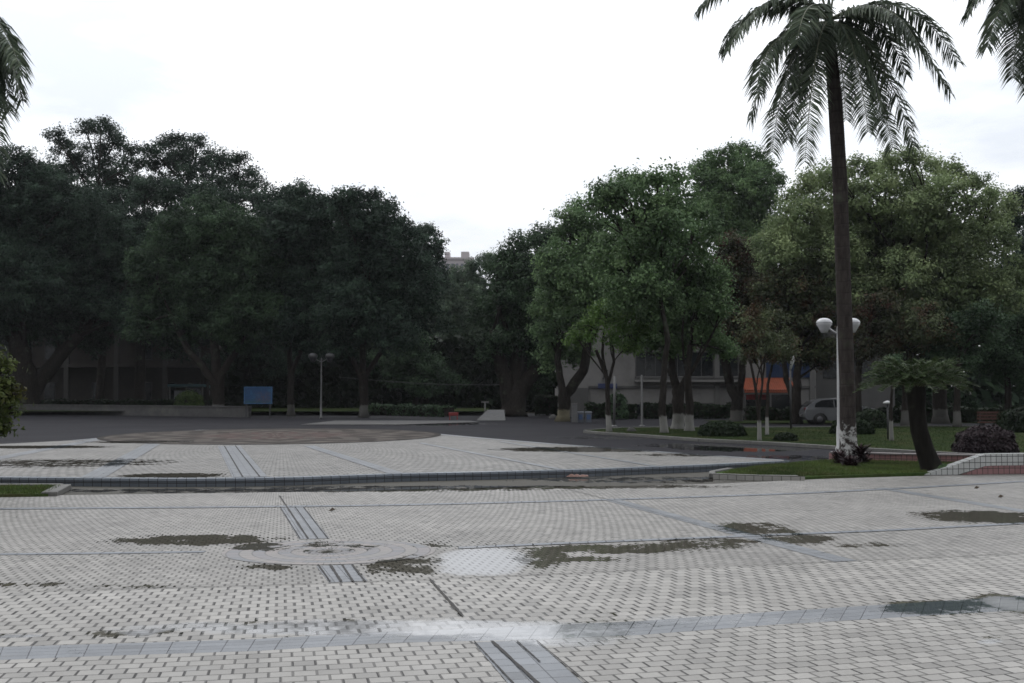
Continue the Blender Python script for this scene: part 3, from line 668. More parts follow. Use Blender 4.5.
tree('tree', 'black forked trunk tree at the tail of the silver car', (796,424), [(790,290,24),(812,300,22),(780,325,18),(805,330,22),(825,320,16),(790,350,14),(815,352,14),(770,300,16),(830,350,13),(822,362,8),(800,358,9)], l_olive_b, 12, [[(796,400),(797,380),(799,350)],[(794,398),(786,380),(783,350)]], depth=1.5, leaf=.22, group=TG_R)
tree('tree', 'great olive-green spreading tree behind the palm, widest crown on the right', (940,424), [(797,196,14),(812,184,14),(828,178,13),(850,172,14),(872,172,13),(893,165,13),(912,162,13),(935,168,14),(955,172,14),(975,183,13),(992,198,13),(1008,212,12),
     (800,222,26),(835,210,28),(872,202,28),(910,196,28),(948,203,28),(980,225,24),(790,255,28),(830,250,32),(875,240,32),(920,235,32),(965,250,30),(1005,245,20),(805,285,28),(850,290,32),(900,280,30),(975,290,30),(1015,285,26),(870,320,26),(1000,325,28),(782,232,18),(925,285,26),(940,320,24),(768,245,16),(890,320,24)], l_olive, 15, [[(940,380),(946,330),(944,290)],[(942,350),(958,300),(962,270)],[(940,360),(915,310),(900,270)]], m_bark_w, depth=3.4, leaf=.21, dens=1.35, group=TG_R)
tree('tree', 'black-green tree top showing at the right edge over the olive crown', (1050,412), [(1018,200,13),(1035,205,16),(1012,220,14),(1045,235,24),(1030,260,24),(1070,230,26),(1060,280,30),(1002,290,26),(985,312,22),(1020,320,24),(925,300,22)], l_dark, 14, [[(1050,330)]], d=95, group='back row of trees on the right')
tree('tree', 'dark low-branching tree right behind the palm trunk with bare black stem', (858,427), [(865,325,18),(880,340,15),(850,340,14),(885,310,18),(868,352,10)], l_brown, 10, [[(857,400),(858,370),(862,340)]], depth=1.2, leaf=.2, group=TG_R)
tree('tree', 'shady tree with pale painted trunk behind the cycad, left one', (905,427), [(900,335,18),(920,320,20),(890,350,11),(915,350,12),(935,340,16)], l_olive_b, 8, [[(905,390),(906,350)]], m_bark_w, depth=1.2, leaf=.2, group=TG_R)
tree('tree', 'shady tree with pale painted trunk behind the cycad, right one', (957,428), [(955,330,20),(975,340,18),(940,352,12),(965,360,12),(985,320,18)], l_dark2, 8, [[(957,390),(960,350)]], m_bark_w, depth=1.2, leaf=.2, group=TG_R)
tree('tree', 'dense dark tree over the red bench at the right edge', (1008,426), [(1000,345,20),(1020,335,22),(1035,355,20),(1005,372,16),(1028,380,14),(985,365,12),(1045,320,22)], l_dark2, 8, [[(1008,390),(1004,350)]], m_bark_w, depth=1.5, leaf=.2, group=TG_R)
tree('tree', 'small stem with white painted foot on the lawn left of the cycad', (891.5,442), [(891,372,9),(897,380,7),(884,378,7),(893,362,7)], l_dark2, 4.5, [[(891,410),(892,385)]], m_bark_ws, depth=.4, leaf=.13, sub=.35, group=TG_R)
tree('tree', 'distant thicket crown showing between trunks right of the massive tree', (590,411), [(600,262,22),(640,262,24),(600,300,22),(690,290,24),(560,330,18)], l_dark2, 10, [[(600,340)]], d=98, leaf=.3, group='back row of trees on the right')
# near shrubby tree reaching in at the left edge
tree('shrub_tree', 'leafy light green shrub reaching in at the left edge over the grass', (-32,492), [(-20,360,16),(2,368,12),(-5,395,20),(10,392,9),(-35,390,26),(2,418,14),(-20,425,20),(10,408,8),(-45,430,20),(5,428,7)], l_near, 9, [[(-30,450),(-22,415)]], m_bark, depth=.35, leaf=.055, sub=.17, dens=1.0, cat='shrub')

# ------------------------------------------------------------------ hedges, bushes, shrubs
def bush(name, label, px, py, wpx, hpx, mat, z0=0., leaf=.09, n=2500, cat='bush', group=None, dw=None, flat=True):
    b = G(px, py, z0); s = S(b.y); rx = wpx/2/s; rz = hpx/s
    root = thing(name, label, cat, b, group)
    q = unit(n); q[:, 2] = np.abs(q[:, 2]); rr = rng.uniform(.86, 1.03, n)
    bumpy = 1+.06*np.sin(q[:, 0]*9+px)*np.cos(q[:, 1]*8)+.04*np.sin(q[:, 2]*13)
    ex = np.sign(q)*np.abs(q)**.8
    P = np.array(b)+ex*(rr*bumpy)[:, None]*np.array((rx, dw or rx*.9, rz))
    N = q+rng.normal(size=(n, 3))*.5; N /= np.linalg.norm(N, axis=1)[:, None]
    leafmesh('foliage', P, N, leaf*rng.uniform(.6, 1.3, n), rng.random(n), mat, root)
    mb = MB()
    mb.lathe(b, [(rx*.25, .0), (rx*.72, rz*.2), (rx*.8, rz*.5), (rx*.6, rz*.78), (rx*.2, rz*.86)], 14); mb.build('core', m_bark, root)
    return root
bush('round_shrub', 'domed clipped purple-brown shrub behind the white tiled wall', 986,453.5, 57, 27, l_purple, .05, .05, 9000)
bush('round_shrub', 'yellow-green clipped dome bush left of the billboard', 189,410.5, 28, 19, l_bush, .2, .12, 2500)
bush('round_shrub', 'low dark bush beside the two saplings', 722,436, 44, 14, l_hedge, .05, .09, 3000)
bush('round_shrub', 'dark bush at the front of the silver car', 852,434, 40, 15, l_hedge, .05, .09, 3500)
bush('round_shrub', 'small dark mound in the grass right of the saplings', 786,441, 22, 8, l_hedge, .05, .06, 1500)
bush('round_shrub', 'dark green bush behind the cycad trunk', 870,428, 34, 18, l_hedge, .05, .09, 2500)
bush('round_shrub', 'wide dark bush right of the round purple shrub', 1030,432, 60, 26, l_hedge, .05, .1, 3500)
bush('round_shrub', 'tall leafy shrub against the pale wall', 617,419, 22, 26, l_dark2, .0, .14, 900)
def hedge(name, label, p0, p1, hpx, mat, z0=0., w=1.2, dens=1., leaf=.13, group='clipped hedges'):
    a, b = G(*p0, z0), G(*p1, z0); L = (b-a).length; s = S((a.y+b.y)/2); hh = hpx/s
    root = thing(name, label, 'hedge', a.lerp(b, .5), group)
    n = int(L*(w+2*hh)*70*dens); t = rng.random(n); side = rng.random(n); d = np.array((b-a).normalized()); q = np.array((d[1], -d[0], 0))
    A = np.array(a); P = A+np.outer(t*L, d); N = np.zeros((n, 3)); top = side < w/(w+2*hh); sgn = np.where(rng.random(n) < .7, 1, -1)
    wob = .08*np.sin(t*L*2.1)+.06*np.sin(t*L*5.3)+rng.normal(0, .04, n)
    P[top] += np.outer((rng.random(top.sum())-.5)*w, q); P[top, 2] += hh+wob[top]; N[top, 2] = 1
    o = ~top; P[o] += q*(sgn[o]*w/2+wob[o])[:, None]; P[o, 2] += rng.random(o.sum())*hh; N[o] = q*sgn[o][:, None]
    N += rng.normal(size=(n, 3))*.45; N /= np.linalg.norm(N, axis=1)[:, None]
    leafmesh('foliage', P, N, leaf*rng.uniform(.6, 1.3, n), rng.random(n), mat, root)
    mb = MB(); c = a.lerp(b, .5); mb.box((c.x, c.y, z0+hh/2), (L-.2, w*.8, hh*.9), math.atan2(d[1], d[0])); mb.build('core', m_bark, root)
    return root
hedge('hedge', 'long dark hedge behind the low concrete wall at far left', (18,409.8), (200,409.8), 9, l_hedge, .2)
hedge('hedge', 'dark hedge behind the blue billboard and the lamp', (205,411), (345,411), 9, l_hedge, .0)
hedge('hedge', 'thin strip hedge with lighter top in the dark passage', (375,414.5), (450,416.5), 9, l_dark2, .0)
hedge('hedge', 'black-green hedge right of the massive black trunk', (535,415), (562,415), 18, l_hedge, .0)
hedge('hedge', 'hedge behind the two bins under the pale wall', (585,418.2), (636,418.2), 13, l_hedge, .0)
hedge('hedge', 'hedge under the big windows of the pale building', (640,418.2), (738,418.2), 13, l_hedge, .0)
hedge('hedge', 'hedge below the orange awning', (745,421), (800,421), 12, l_hedge, .0)
hedge('hedge', 'dark hedge at the back of the right lawn', (840,423), (1090,423), 14, l_hedge, .0, 1.5)
# thicket closing the views under the crowns (counted as one mass)
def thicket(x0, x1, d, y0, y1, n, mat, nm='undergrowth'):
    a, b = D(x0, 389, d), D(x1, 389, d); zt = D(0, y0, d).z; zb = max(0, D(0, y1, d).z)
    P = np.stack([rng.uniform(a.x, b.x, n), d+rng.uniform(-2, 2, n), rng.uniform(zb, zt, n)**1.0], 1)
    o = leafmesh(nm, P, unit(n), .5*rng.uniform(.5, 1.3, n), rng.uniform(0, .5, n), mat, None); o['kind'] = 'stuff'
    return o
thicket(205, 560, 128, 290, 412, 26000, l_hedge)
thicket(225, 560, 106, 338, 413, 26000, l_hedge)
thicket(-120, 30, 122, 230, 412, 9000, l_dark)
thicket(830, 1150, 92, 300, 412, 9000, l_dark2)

# ------------------------------------------------------------------ grass
def grass(name, poly, z, n, hgt, mat):
    xs = [p[0] for p in poly]; ys = [p[1] for p in poly]
    X = rng.uniform(min(xs), max(xs), n*3); Y = rng.uniform(min(ys), max(ys), n*3); ins = np.zeros(len(X), bool)
    j = len(poly)-1
    for i in range(len(poly)):
        xi, yi, xj, yj = xs[i], ys[i], xs[j], ys[j]
        if yi != yj: ins ^= ((yi > Y) != (yj > Y)) & (X < (xj-xi)*(Y-yi)/(yj-yi)+xi)
        j = i
    X, Y = X[ins][:n], Y[ins][:n]; m = len(X); a = rng.uniform(0, 6.28, m); w = hgt*.16; h = hgt*rng.uniform(.4, 1.3, m)
    V = np.empty((m, 3, 3)); V[:, 0] = np.stack([X-np.cos(a)*w, Y-np.sin(a)*w, np.full(m, z)], 1); V[:, 1] = np.stack([X+np.cos(a)*w, Y+np.sin(a)*w, np.full(m, z)], 1)
    V[:, 2] = np.stack([X+rng.normal(0, .4, m)*h, Y+rng.normal(0, .4, m)*h, z+h], 1)
    me = bpy.data.meshes.new(name); me.vertices.add(m*3); me.vertices.foreach_set('co', V.ravel()); me.loops.add(m*3); me.loops.foreach_set('vertex_index', np.arange(m*3, dtype=np.int32))
    me.polygons.add(m); me.polygons.foreach_set('loop_start', np.arange(0, m*3, 3, dtype=np.int32)); me.update(calc_edges=True)
    at = me.attributes.new('tint', 'FLOAT', 'FACE'); at.data.foreach_set('value', rng.random(m).astype(np.float32))
    me.materials.append(mat); o = bpy.data.objects.new(name, me); C.objects.link(o); o['kind'] = 'stuff'; return o
grass('grass', [g2(733,472.8), g2(770,467.5), g2(832,462.6), g2(1000,463), g2(925,475), g2(830,478), g2(795,479), g2(722,476.6)], .055, 60000, .06, m_blade2)
grass('grass', lft, .045, 12000, .06, m_blade2)
grass('grass', vl, .055, 60000, .05, m_blade)

# ------------------------------------------------------------------ palms
def frond(P0, dirv, up, L, droop, nl, ll, parent, sc_=1., wid=.02, curl=1.0, vshape=.25):
    """rachis arching from P0 along dirv, with leaflets; returns rachis MB and leaflet arrays"""
    d = Vector(dirv).normalized(); pts = [Vector(P0)]; v = (d+Vector((0, 0, up))).normalized(); n = 18; st = L/n
    for i in range(n):
        v = (v+Vector((0, 0, -droop*st*(.5+1.1*i/n)))).normalized(); pts.append(pts[-1]+v*st)
    return pts
def frondmesh(name, pts, ll, nl, parent, mat, rr=.035, wid=.055, hang=.75, fwd=.55, vsh=0.):
    pts = [Vector(p) for p in pts]; n = len(pts)-1; verts = []; faces = []; tints = []
    off = Vector(parent.location)
    for i in range(nl):
        t = .10+.90*(i+.5)/nl; k = min(int(t*n), n-1); f = t*n-k; p = pts[k].lerp(pts[k+1], f); tg = (pts[k+1]-pts[k]).normalized()
        side = tg.cross(Vector((0, 0, 1)))
        if side.length < .25: side = tg.cross(Vector((.3, 1, .1)))
        side.normalize(); upv = side.cross(tg).normalized()
        prof = min(1, (1-t)*2.0+.50)*min(1, .45+t*2.6)
        for s in (-1, 1):
            l = ll*prof*random.uniform(.78, 1.12)
            fw = fwd*(1+.9*max(0, t-.7))+random.uniform(-.12, .12)
            d = (side*s*1.0+tg*fw+upv*(vsh+random.uniform(-.25, .3))).normalized()
            b = len(verts); w = wid*(.8+.4*random.random()); wv = (tg+upv*random.uniform(-1.3, 1.3)).normalized()*w*.5
            q0 = p; q1 = p+d*l*.45+Vector((0, 0, -hang*l*.14)); q2 = p+d*l*.85+Vector((0, 0, -hang*l*.62))
            verts += [q0-wv*.5-off, q0+wv*.5-off, q1+wv-off, q1-wv-off, q2-off]
            faces += [(b, b+1, b+2, b+3), (b+3, b+2, b+4)]; tt = random.random(); tints += [tt, tt]
    me = bpy.data.meshes.new(name); me.from_pydata([tuple(v) for v in verts], [], faces)
    at = me.attributes.new('tint', 'FLOAT', 'FACE'); at.data.foreach_set('value', np.array(tints, np.float32)); me.materials.append(mat)
    o = bpy.data.objects.new(name, me); C.objects.link(o); o.parent = parent
    mb = MB(); mb.tube(pts, [rr*(1-.85*i/n) for i in range(n+1)], 6); r = mb.build('midrib', m_rachis, None, parent.location); r.location = (0, 0, 0); r.parent = o
    return o
def bez(a, b, c, n=18): return [a*(1-t)**2+b*2*t*(1-t)+c*t*t for t in [i/n for i in range(n+1)]]
def royal(label, basepx, d, trunkpath, wid, crown, ctrl, ll=.74, extra=8, grp='royal palms', nl=125, seed=1, z0=0.05, Lx=3.6, mat=None):
    random.seed(seed)
    s = S(d); b = Vector((D(basepx, 389, d).x, d, z0)); root = thing('palm_tree', label, 'palm tree', b, grp)
    pts = []; rad = []
    for (x, y, w) in trunkpath:
        p = D(x, y, d); pts.append(p); rad.append(w/2/s)
    pts[0] = Vector((b.x, b.y, z0-.1))
    fine = []; fr = []
    for i in range(len(pts)-1):
        for j in range(6):
            fine.append(pts[i].lerp(pts[i+1], j/6)); fr.append((rad[i]*(1-j/6)+rad[i+1]*j/6)*(1+.015*random.uniform(-1, 1)))
    fine.append(pts[-1]); fr.append(rad[-1])
    MB().tube(fine, fr, 24).build('trunk', mat or m_palm, root)
    c = D(crown[0], crown[1], d)
    for (mx, my, tx, ty, dy) in ctrl:
        a = c+Vector((0, 0, -.05)); m = D(mx, my, d+dy*.45); t = D(tx, ty, d+dy)
        frondmesh('frond', bez(a, m, t), ll, nl, root, l_palm)
    for k in range(extra):
        w = 2*math.pi*(k+.3)/extra; L = Lx*random.uniform(.85, 1.05); up = random.uniform(.4, 1.3)
        dv = Vector((math.cos(w), math.sin(w), 0)); a = c.copy(); m = a+dv*L*.55+Vector((0, 0, up)); t = a+dv*L*.8+Vector((0, 0, up-1.9))
        frondmesh('frond', bez(a, m, t), ll, nl, root, l_palm)
    MB().lathe(c+Vector((0, 0, -.55)), [(.15, -.3), (.2, .0), (.17, .35), (.09, .75), (.02, 1.2)], 14).build('spear_sheath', l_palm, root)
    return root
royal('tall royal palm with grey ringed trunk and whitewash-speckled foot on the grass island', 848, 31.5,
      [(849,463,30),(849,455,23),(848.5,445,17.5),(848,430,16),(847,380,15.2),(844,300,14.8),(840,180,14.6),(835,100,14.2),(831,55,12.5),(829,28,9)], 20, (829,20),
      [(775,-40,726,52,-.8),(760,25,757,92,-1.2),(785,30,772,152,-.6),(815,20,805,162,-1.4),(800,40,788,140,1.5),(855,15,868,132,-1.3),(865,25,893,148,-.8),(880,30,914,146,.6),
       (885,-25,950,92,-.5),(905,-30,958,62,.9),(760,-70,697,12,.5),(840,20,846,120,1.7),(880,20,880,120,1.6),(845,-90,880,-40,.6),(800,-90,770,-60,.5),(790,-10,750,120,1.2)], extra=5, seed=3)
royal('royal palm whose frond tips hang in from the top right corner', 1062, 27, [(1062,480,34),(1060,400,24),(1056,200,20),(1052,40,18),(1048,-30,12)], 20, (1047,-42),
      [(1000,-60,968,12,0),(1010,-40,987,47,-.5),(1020,-30,1013,78,.3),(1035,-20,1030,90,-.6),(1090,-40,1120,60,.4),(1100,-60,1140,10,.2),(990,-70,955,-10,1.)], extra=5, seed=5, Lx=2.4)
royal('royal palm whose drooping frond shows at the top left edge', -78, 27, [(-78,492,34),(-76,400,24),(-72,200,20),(-66,60,18),(-60,22,12)], 20, (-58,8),
      [(0,-5,22,100,0),(-2,8,10,112,.6),(-5,20,-2,180,-.5),(-10,-25,23,76,-1.),(-18,0,14,66,-.6),(-20,10,4,108,.2),(-95,-20,-125,95,.3),(-100,-60,-150,40,-.4),(-45,30,-30,150,-.8)], extra=5, seed=9, nl=110, Lx=2.0)

# cycad-like palm on the island
random.seed(21)
cb = G(930,471.5,.05); cd = cb.y
cy = thing('cycad', 'squat cycad with thick curved black trunk and wide spiky crown', 'cycad', cb)
tp = [(932,474,26),(931,466,21),(925,450,18),(919,430,17),(917,410,16.5),(916,392,19),(916,382,14)]
MB().tube([D(x, y, cd) for x, y, w in tp], [w/2/S(cd) for x, y, w in tp], 20).build('trunk', m_cyc, cy)
cc = D(916,388,cd)
for k in range(84):
    w = 2*math.pi*k*.382; e = (k/84); L = random.uniform(1.1, 1.36); up = .0+1.1*e
    dv = Vector((math.cos(w), math.sin(w), 0)); a = cc+dv*.1; m = a+dv*L*.5+Vector((0, 0, .24+up*.50)); t = a+dv*L*(1.04-.38*e)+Vector((0, 0, -.12+up*.72+random.uniform(-.08, .08)))
    frondmesh('frond', bez(a, m, t, 10), .21, 58, cy, l_cyc, rr=.012, wid=.018, hang=.08, fwd=.75, vsh=.4)
bush('ground_plant', 'tuft of green weeds at the right foot of the cycad', 943,472, 18, 7, l_green, .05, .05, 500, cat='plant')
# plum plants around palm foot
def spiky(name, label, px, py, wpx, hpx, mat, n=260, z0=.05, group=None):
    b = G(px, py, z0); s = S(b.y); root = thing(name, label, 'plant', b, group); R = wpx/2/s; Hh = hpx/s; mb = MB()
    for i in range(n):
        w = random.uniform(0, 6.28); r0 = R*random.uniform(0, .75); p = b+Vector((math.cos(w)*r0, math.sin(w)*r0*.8, Hh*random.uniform(0, .7)))
        w2 = w+random.uniform(-.8, .8); l = .16*random.uniform(.7, 1.5); d = Vector((math.cos(w2), math.sin(w2), random.uniform(.1, 1.2))).normalized(); q = d.cross(Vector((0, 0, 1))).normalized()*.02
        mb.add([p-q, p+q, p+d*l*.6+q*1.2, p+d*l*.6-q*1.2, p+d*l+Vector((0, 0, -.03))], [(0,1,2,3),(3,2,4)])
    o = mb.build('leaves', mat, root); me = o.data; at = me.attributes.new('tint', 'FLOAT', 'FACE'); at.data.foreach_set('value', rng.random(len(me.polygons)).astype(np.float32))
    return root
spiky('ground_plant', 'dark plum foliage plant hugging the right foot of the tall palm', 861,464, 22, 24, l_plum, 340, group='plum plants at the palm foot')
spiky('ground_plant', 'dark plum foliage plant hugging the left foot of the tall palm', 840,465, 14, 16, l_plum, 220, group='plum plants at the palm foot')
spiky('ground_plant', 'lowest plum tuft in front of the tall palm foot', 850,467.5, 18, 11, l_plum, 200, group='plum plants at the palm foot')

# ------------------------------------------------------------------ lamps
def lamppost(label, bx, by, topy, armpx, gw, gh, polw, mat, gmat, grp):
    b = G(bx, by); d = b.y; s = S(d); zt = D(bx, topy, d).z; root = thing('street_lamp', label, 'street lamp', b, grp)
    r = polw/2/s
    MB().lathe(b, [(r*2.0, -.03), (r*2.0, .08), (r*1.45, .14), (r*1.4, .75), (r*1.05, .82), (r, 1.2), (r*.75, zt-.08), (r*.4, zt+.02)], 16).build('pole', mat, root)
    for sgn in (-1, 1):
        ax = sgn*armpx/s
        pts = bez(b+Vector((0, 0, zt-.25)), b+Vector((ax*.7, 0, zt-.15)), b+Vector((ax, 0, zt+.02+gh/s*.35)), 8)
        MB().tube(pts, [r*.5]*9, 8).build('arm', mat, root)
        R = gw/2/s; hh = gh/s
        g = MB().lathe(b+Vector((ax, 0, zt-hh*.45)), [(R*.15, -hh*.02), (R*.42, .0), (R*.62, hh*.22), (R*.9, hh*.48), (R, hh*.60), (R*.93, hh*.66)], 24).build('globe', gmat, root)
        cpn = MB().lathe(b+Vector((ax, 0, zt-hh*.45)), [(R*1.04, hh*.645), (R*1.05, hh*.68), (R*.9, hh*.84), (R*.6, hh*.95), (R*.2, hh)], 24).build('cap', gmat, root)
    return root
lamppost('white twin-globe street lamp close behind the tall palm trunk', 839.6,450.5,326, 14,15.5,14.5, 4.2, m_white, m_globe, 'twin-globe street lamps')
lamppost('dark-headed twin-globe street lamp in front of the left trees', 321,418.5,358, 8.5,9,9, 1.6, simple('grey_post_paint', (.11,.11,.11), .4, .1, 8), simple('dull_globe', (.03,.03,.032), .35, .1, 5, bump=0), 'twin-globe street lamps')
b = G(642,426.5); pl = thing('utility_pole', 'thin grey pole standing before the big windows', 'pole', b)
MB().lathe(b, [(.09, 0), (.06, .1), (.055, D(642,376,b.y).z), (.03, D(642,375,b.y).z)], 12).build('shaft', m_greymetal, pl)
MB().lathe(b, [(.16, -.02), (.16, .05), (.1, .08)], 12).build('foot', m_greymetal, pl)
b = G(614,427); pl = thing('utility_pole', 'thin pale pole just right of the slim young tree stem', 'pole', b)
MB().tube([b, b+Vector((.05, 0, D(0,376,b.y).z))], [.07, .06], 12).build('shaft', simple('pale_pole', (.10,.10,.098), .5, .1, 6), pl)
MB().lathe(b, [(.18, -.02), (.18, .05), (.12, .1)], 12).build('foot', m_greymetal, pl)
b = G(791,430); gl = thing('garden_lamp', 'white curved-neck lamp against the black forked trunk', 'lamp', b)
zt = D(0,353,b.y).z
MB().tube([b, b+Vector((0, 0, zt-.8))], [.05, .045], 12).build('pole', m_darkmetal, gl)
MB().tube([b+Vector((0, 0, zt-.8)), b+Vector((.12, 0, zt-.35)), b+Vector((.05, 0, zt)), b+Vector((-.22, 0, zt+.04))], [.05, .10, .12, .05], 12).build('neck', m_white, gl)
MB().lathe(b+Vector((-.32, 0, zt-.06)), [(.03, -.05), (.09, 0), (.08, .06), (.03, .09)], 14).build('lamp_head', m_white, gl)
b = G(888,441); ml = thing('lawn_lamp', 'small mushroom lamp with white disc on the lawn left of the cycad', 'lamp', b)
zt = D(0,403,b.y).z
MB().tube([b, b+Vector((0, 0, zt))], [.035, .03], 10).build('stem', m_darkmetal, ml)
MB().lathe(b+Vector((0, 0, zt)), [(.05, -.04), (.16, -.03), (.17, .02), (.08, .07), (.02, .09)], 18).build('disc', m_white, ml)

# ------------------------------------------------------------------ tiled walls on the right
def uvbox(poly_top, z0, tops, mat, parent, name, th=.25):
    """front-facing tiled slab: polyline of ground points with per-point top heights, uv in metres"""
    P = [Vector((p[0], p[1])) for p in poly_top]; n = len(P); vs = []; L = [0]
    for i in range(1, n): L.append(L[-1]+(P[i]-P[i-1]).length)
    off = parent.location; me = bpy.data.meshes.new(name)
    for i in range(n):
        for (dy, z) in ((0, z0[i]), (0, tops[i]), (th, tops[i]), (th, z0[i])): vs.append((P[i].x-off[0], P[i].y+dy-off[1], z-off[2]))
    fs = []; uvs = []
    for i in range(n-1):
        a, b = i*4, (i+1)*4
        fs.append((a, b, b+1, a+1)); uvs += [(L[i], z0[i]), (L[i+1], z0[i+1]), (L[i+1], tops[i+1]), (L[i], tops[i])]
        fs.append((a+1, b+1, b+2, a+2)); uvs += [(L[i], 0), (L[i+1], 0), (L[i+1], th), (L[i], th)]
        fs.append((a+2, b+2, b+3, a+3)); uvs += [(L[i], 0), (L[i+1], 0), (L[i+1], .2), (L[i], .2)]
    fs.append((0, 1, 2, 3)); uvs += [(0, z0[0]), (0, tops[0]), (th, tops[0]), (th, z0[0])]
    m = (n-1)*4; fs.append((m+3, m+2, m+1, m)); uvs += [(0, 0)]*4
    me.from_pydata(vs, [], fs); uv = me.uv_layers.new(name='UVMap')
    for k, q in enumerate(uvs): uv.data[k].uv = q
    me.materials.append(mat); o = bpy.data.objects.new(name, me); C.objects.link(o); o.parent = parent; return o
pw = [g2(832,462.3), g2(862,463), g2(905,464.4), g2(1000,466)]
r_ = thing('garden_wall', 'low pink tiled wall behind the grass island', 'wall', (pw[0][0], pw[0][1], 0))
uvbox(pw, [-.05]*4, [.25]*4, m_tpink, r_, 'tiled_face', .3)
mb = MB()
for i in range(3):
    a, b = Vector(pw[i]), Vector(pw[i+1]); c = (a+b)/2; mb.box((c.x, c.y+.15, .268), ((b-a).length-.004, .36, .035), math.atan2(b.y-a.y, b.x-a.x))
mb.build('coping', simple('stone_coping', (.16,.14,.14), .7), r_)
A_, B_, C_, D_ = g2(925,475.4), g2(985,474.6), g2(994,474.4), g2(1150,472.5)
dB = B_[1]; zB = D(985,454.5,dB).z; dC = C_[1]; zC = D(994,454,dC).z
r_ = thing('ramp_wall', 'white and pink tiled wall with sloping left end at the right edge', 'wall', (A_[0], A_[1], 0))
wl = .27
uvbox([A_, g2(955,475.0), B_, C_, D_], [-.02, max(-.02, zB*.5-wl), zB-wl, zC-wl, zC-wl], [.02, zB*.5, zB, zC, zC], m_twhite, r_, 'white_band', .35)
X_ = g2(961,474.95)
pts = [(p[0], p[1]+.012) for p in (X_, B_, C_, D_)]
uvbox(pts, [-.02]*4, [.0, zB-wl, zC-wl, zC-wl], m_tpink, r_, 'pink_base', .3)

# ------------------------------------------------------------------ left low wall
pts = [g2(-200,413.8), g2(25,413.8), g2(160,415.6), g2(250,417)]
r_ = thing('planter_wall', 'long low grey concrete wall in front of the left hedge', 'wall', (pts[0][0], pts[0][1], 0)); mb = MB(); mc = MB()
for i in range(3):
    a, b = Vector(pts[i]), Vector(pts[i+1]); c = (a+b)/2; w = math.atan2(b.y-a.y, b.x-a.x)
    mb.box((c.x, c.y, .33), ((b-a).length, .3, .72), w); mc.box((c.x, c.y, .73), ((b-a).length-.01, .4, .08), w)
mb.build('wall', m_planterwall, r_); mc.build('coping', m_planterwall, r_)

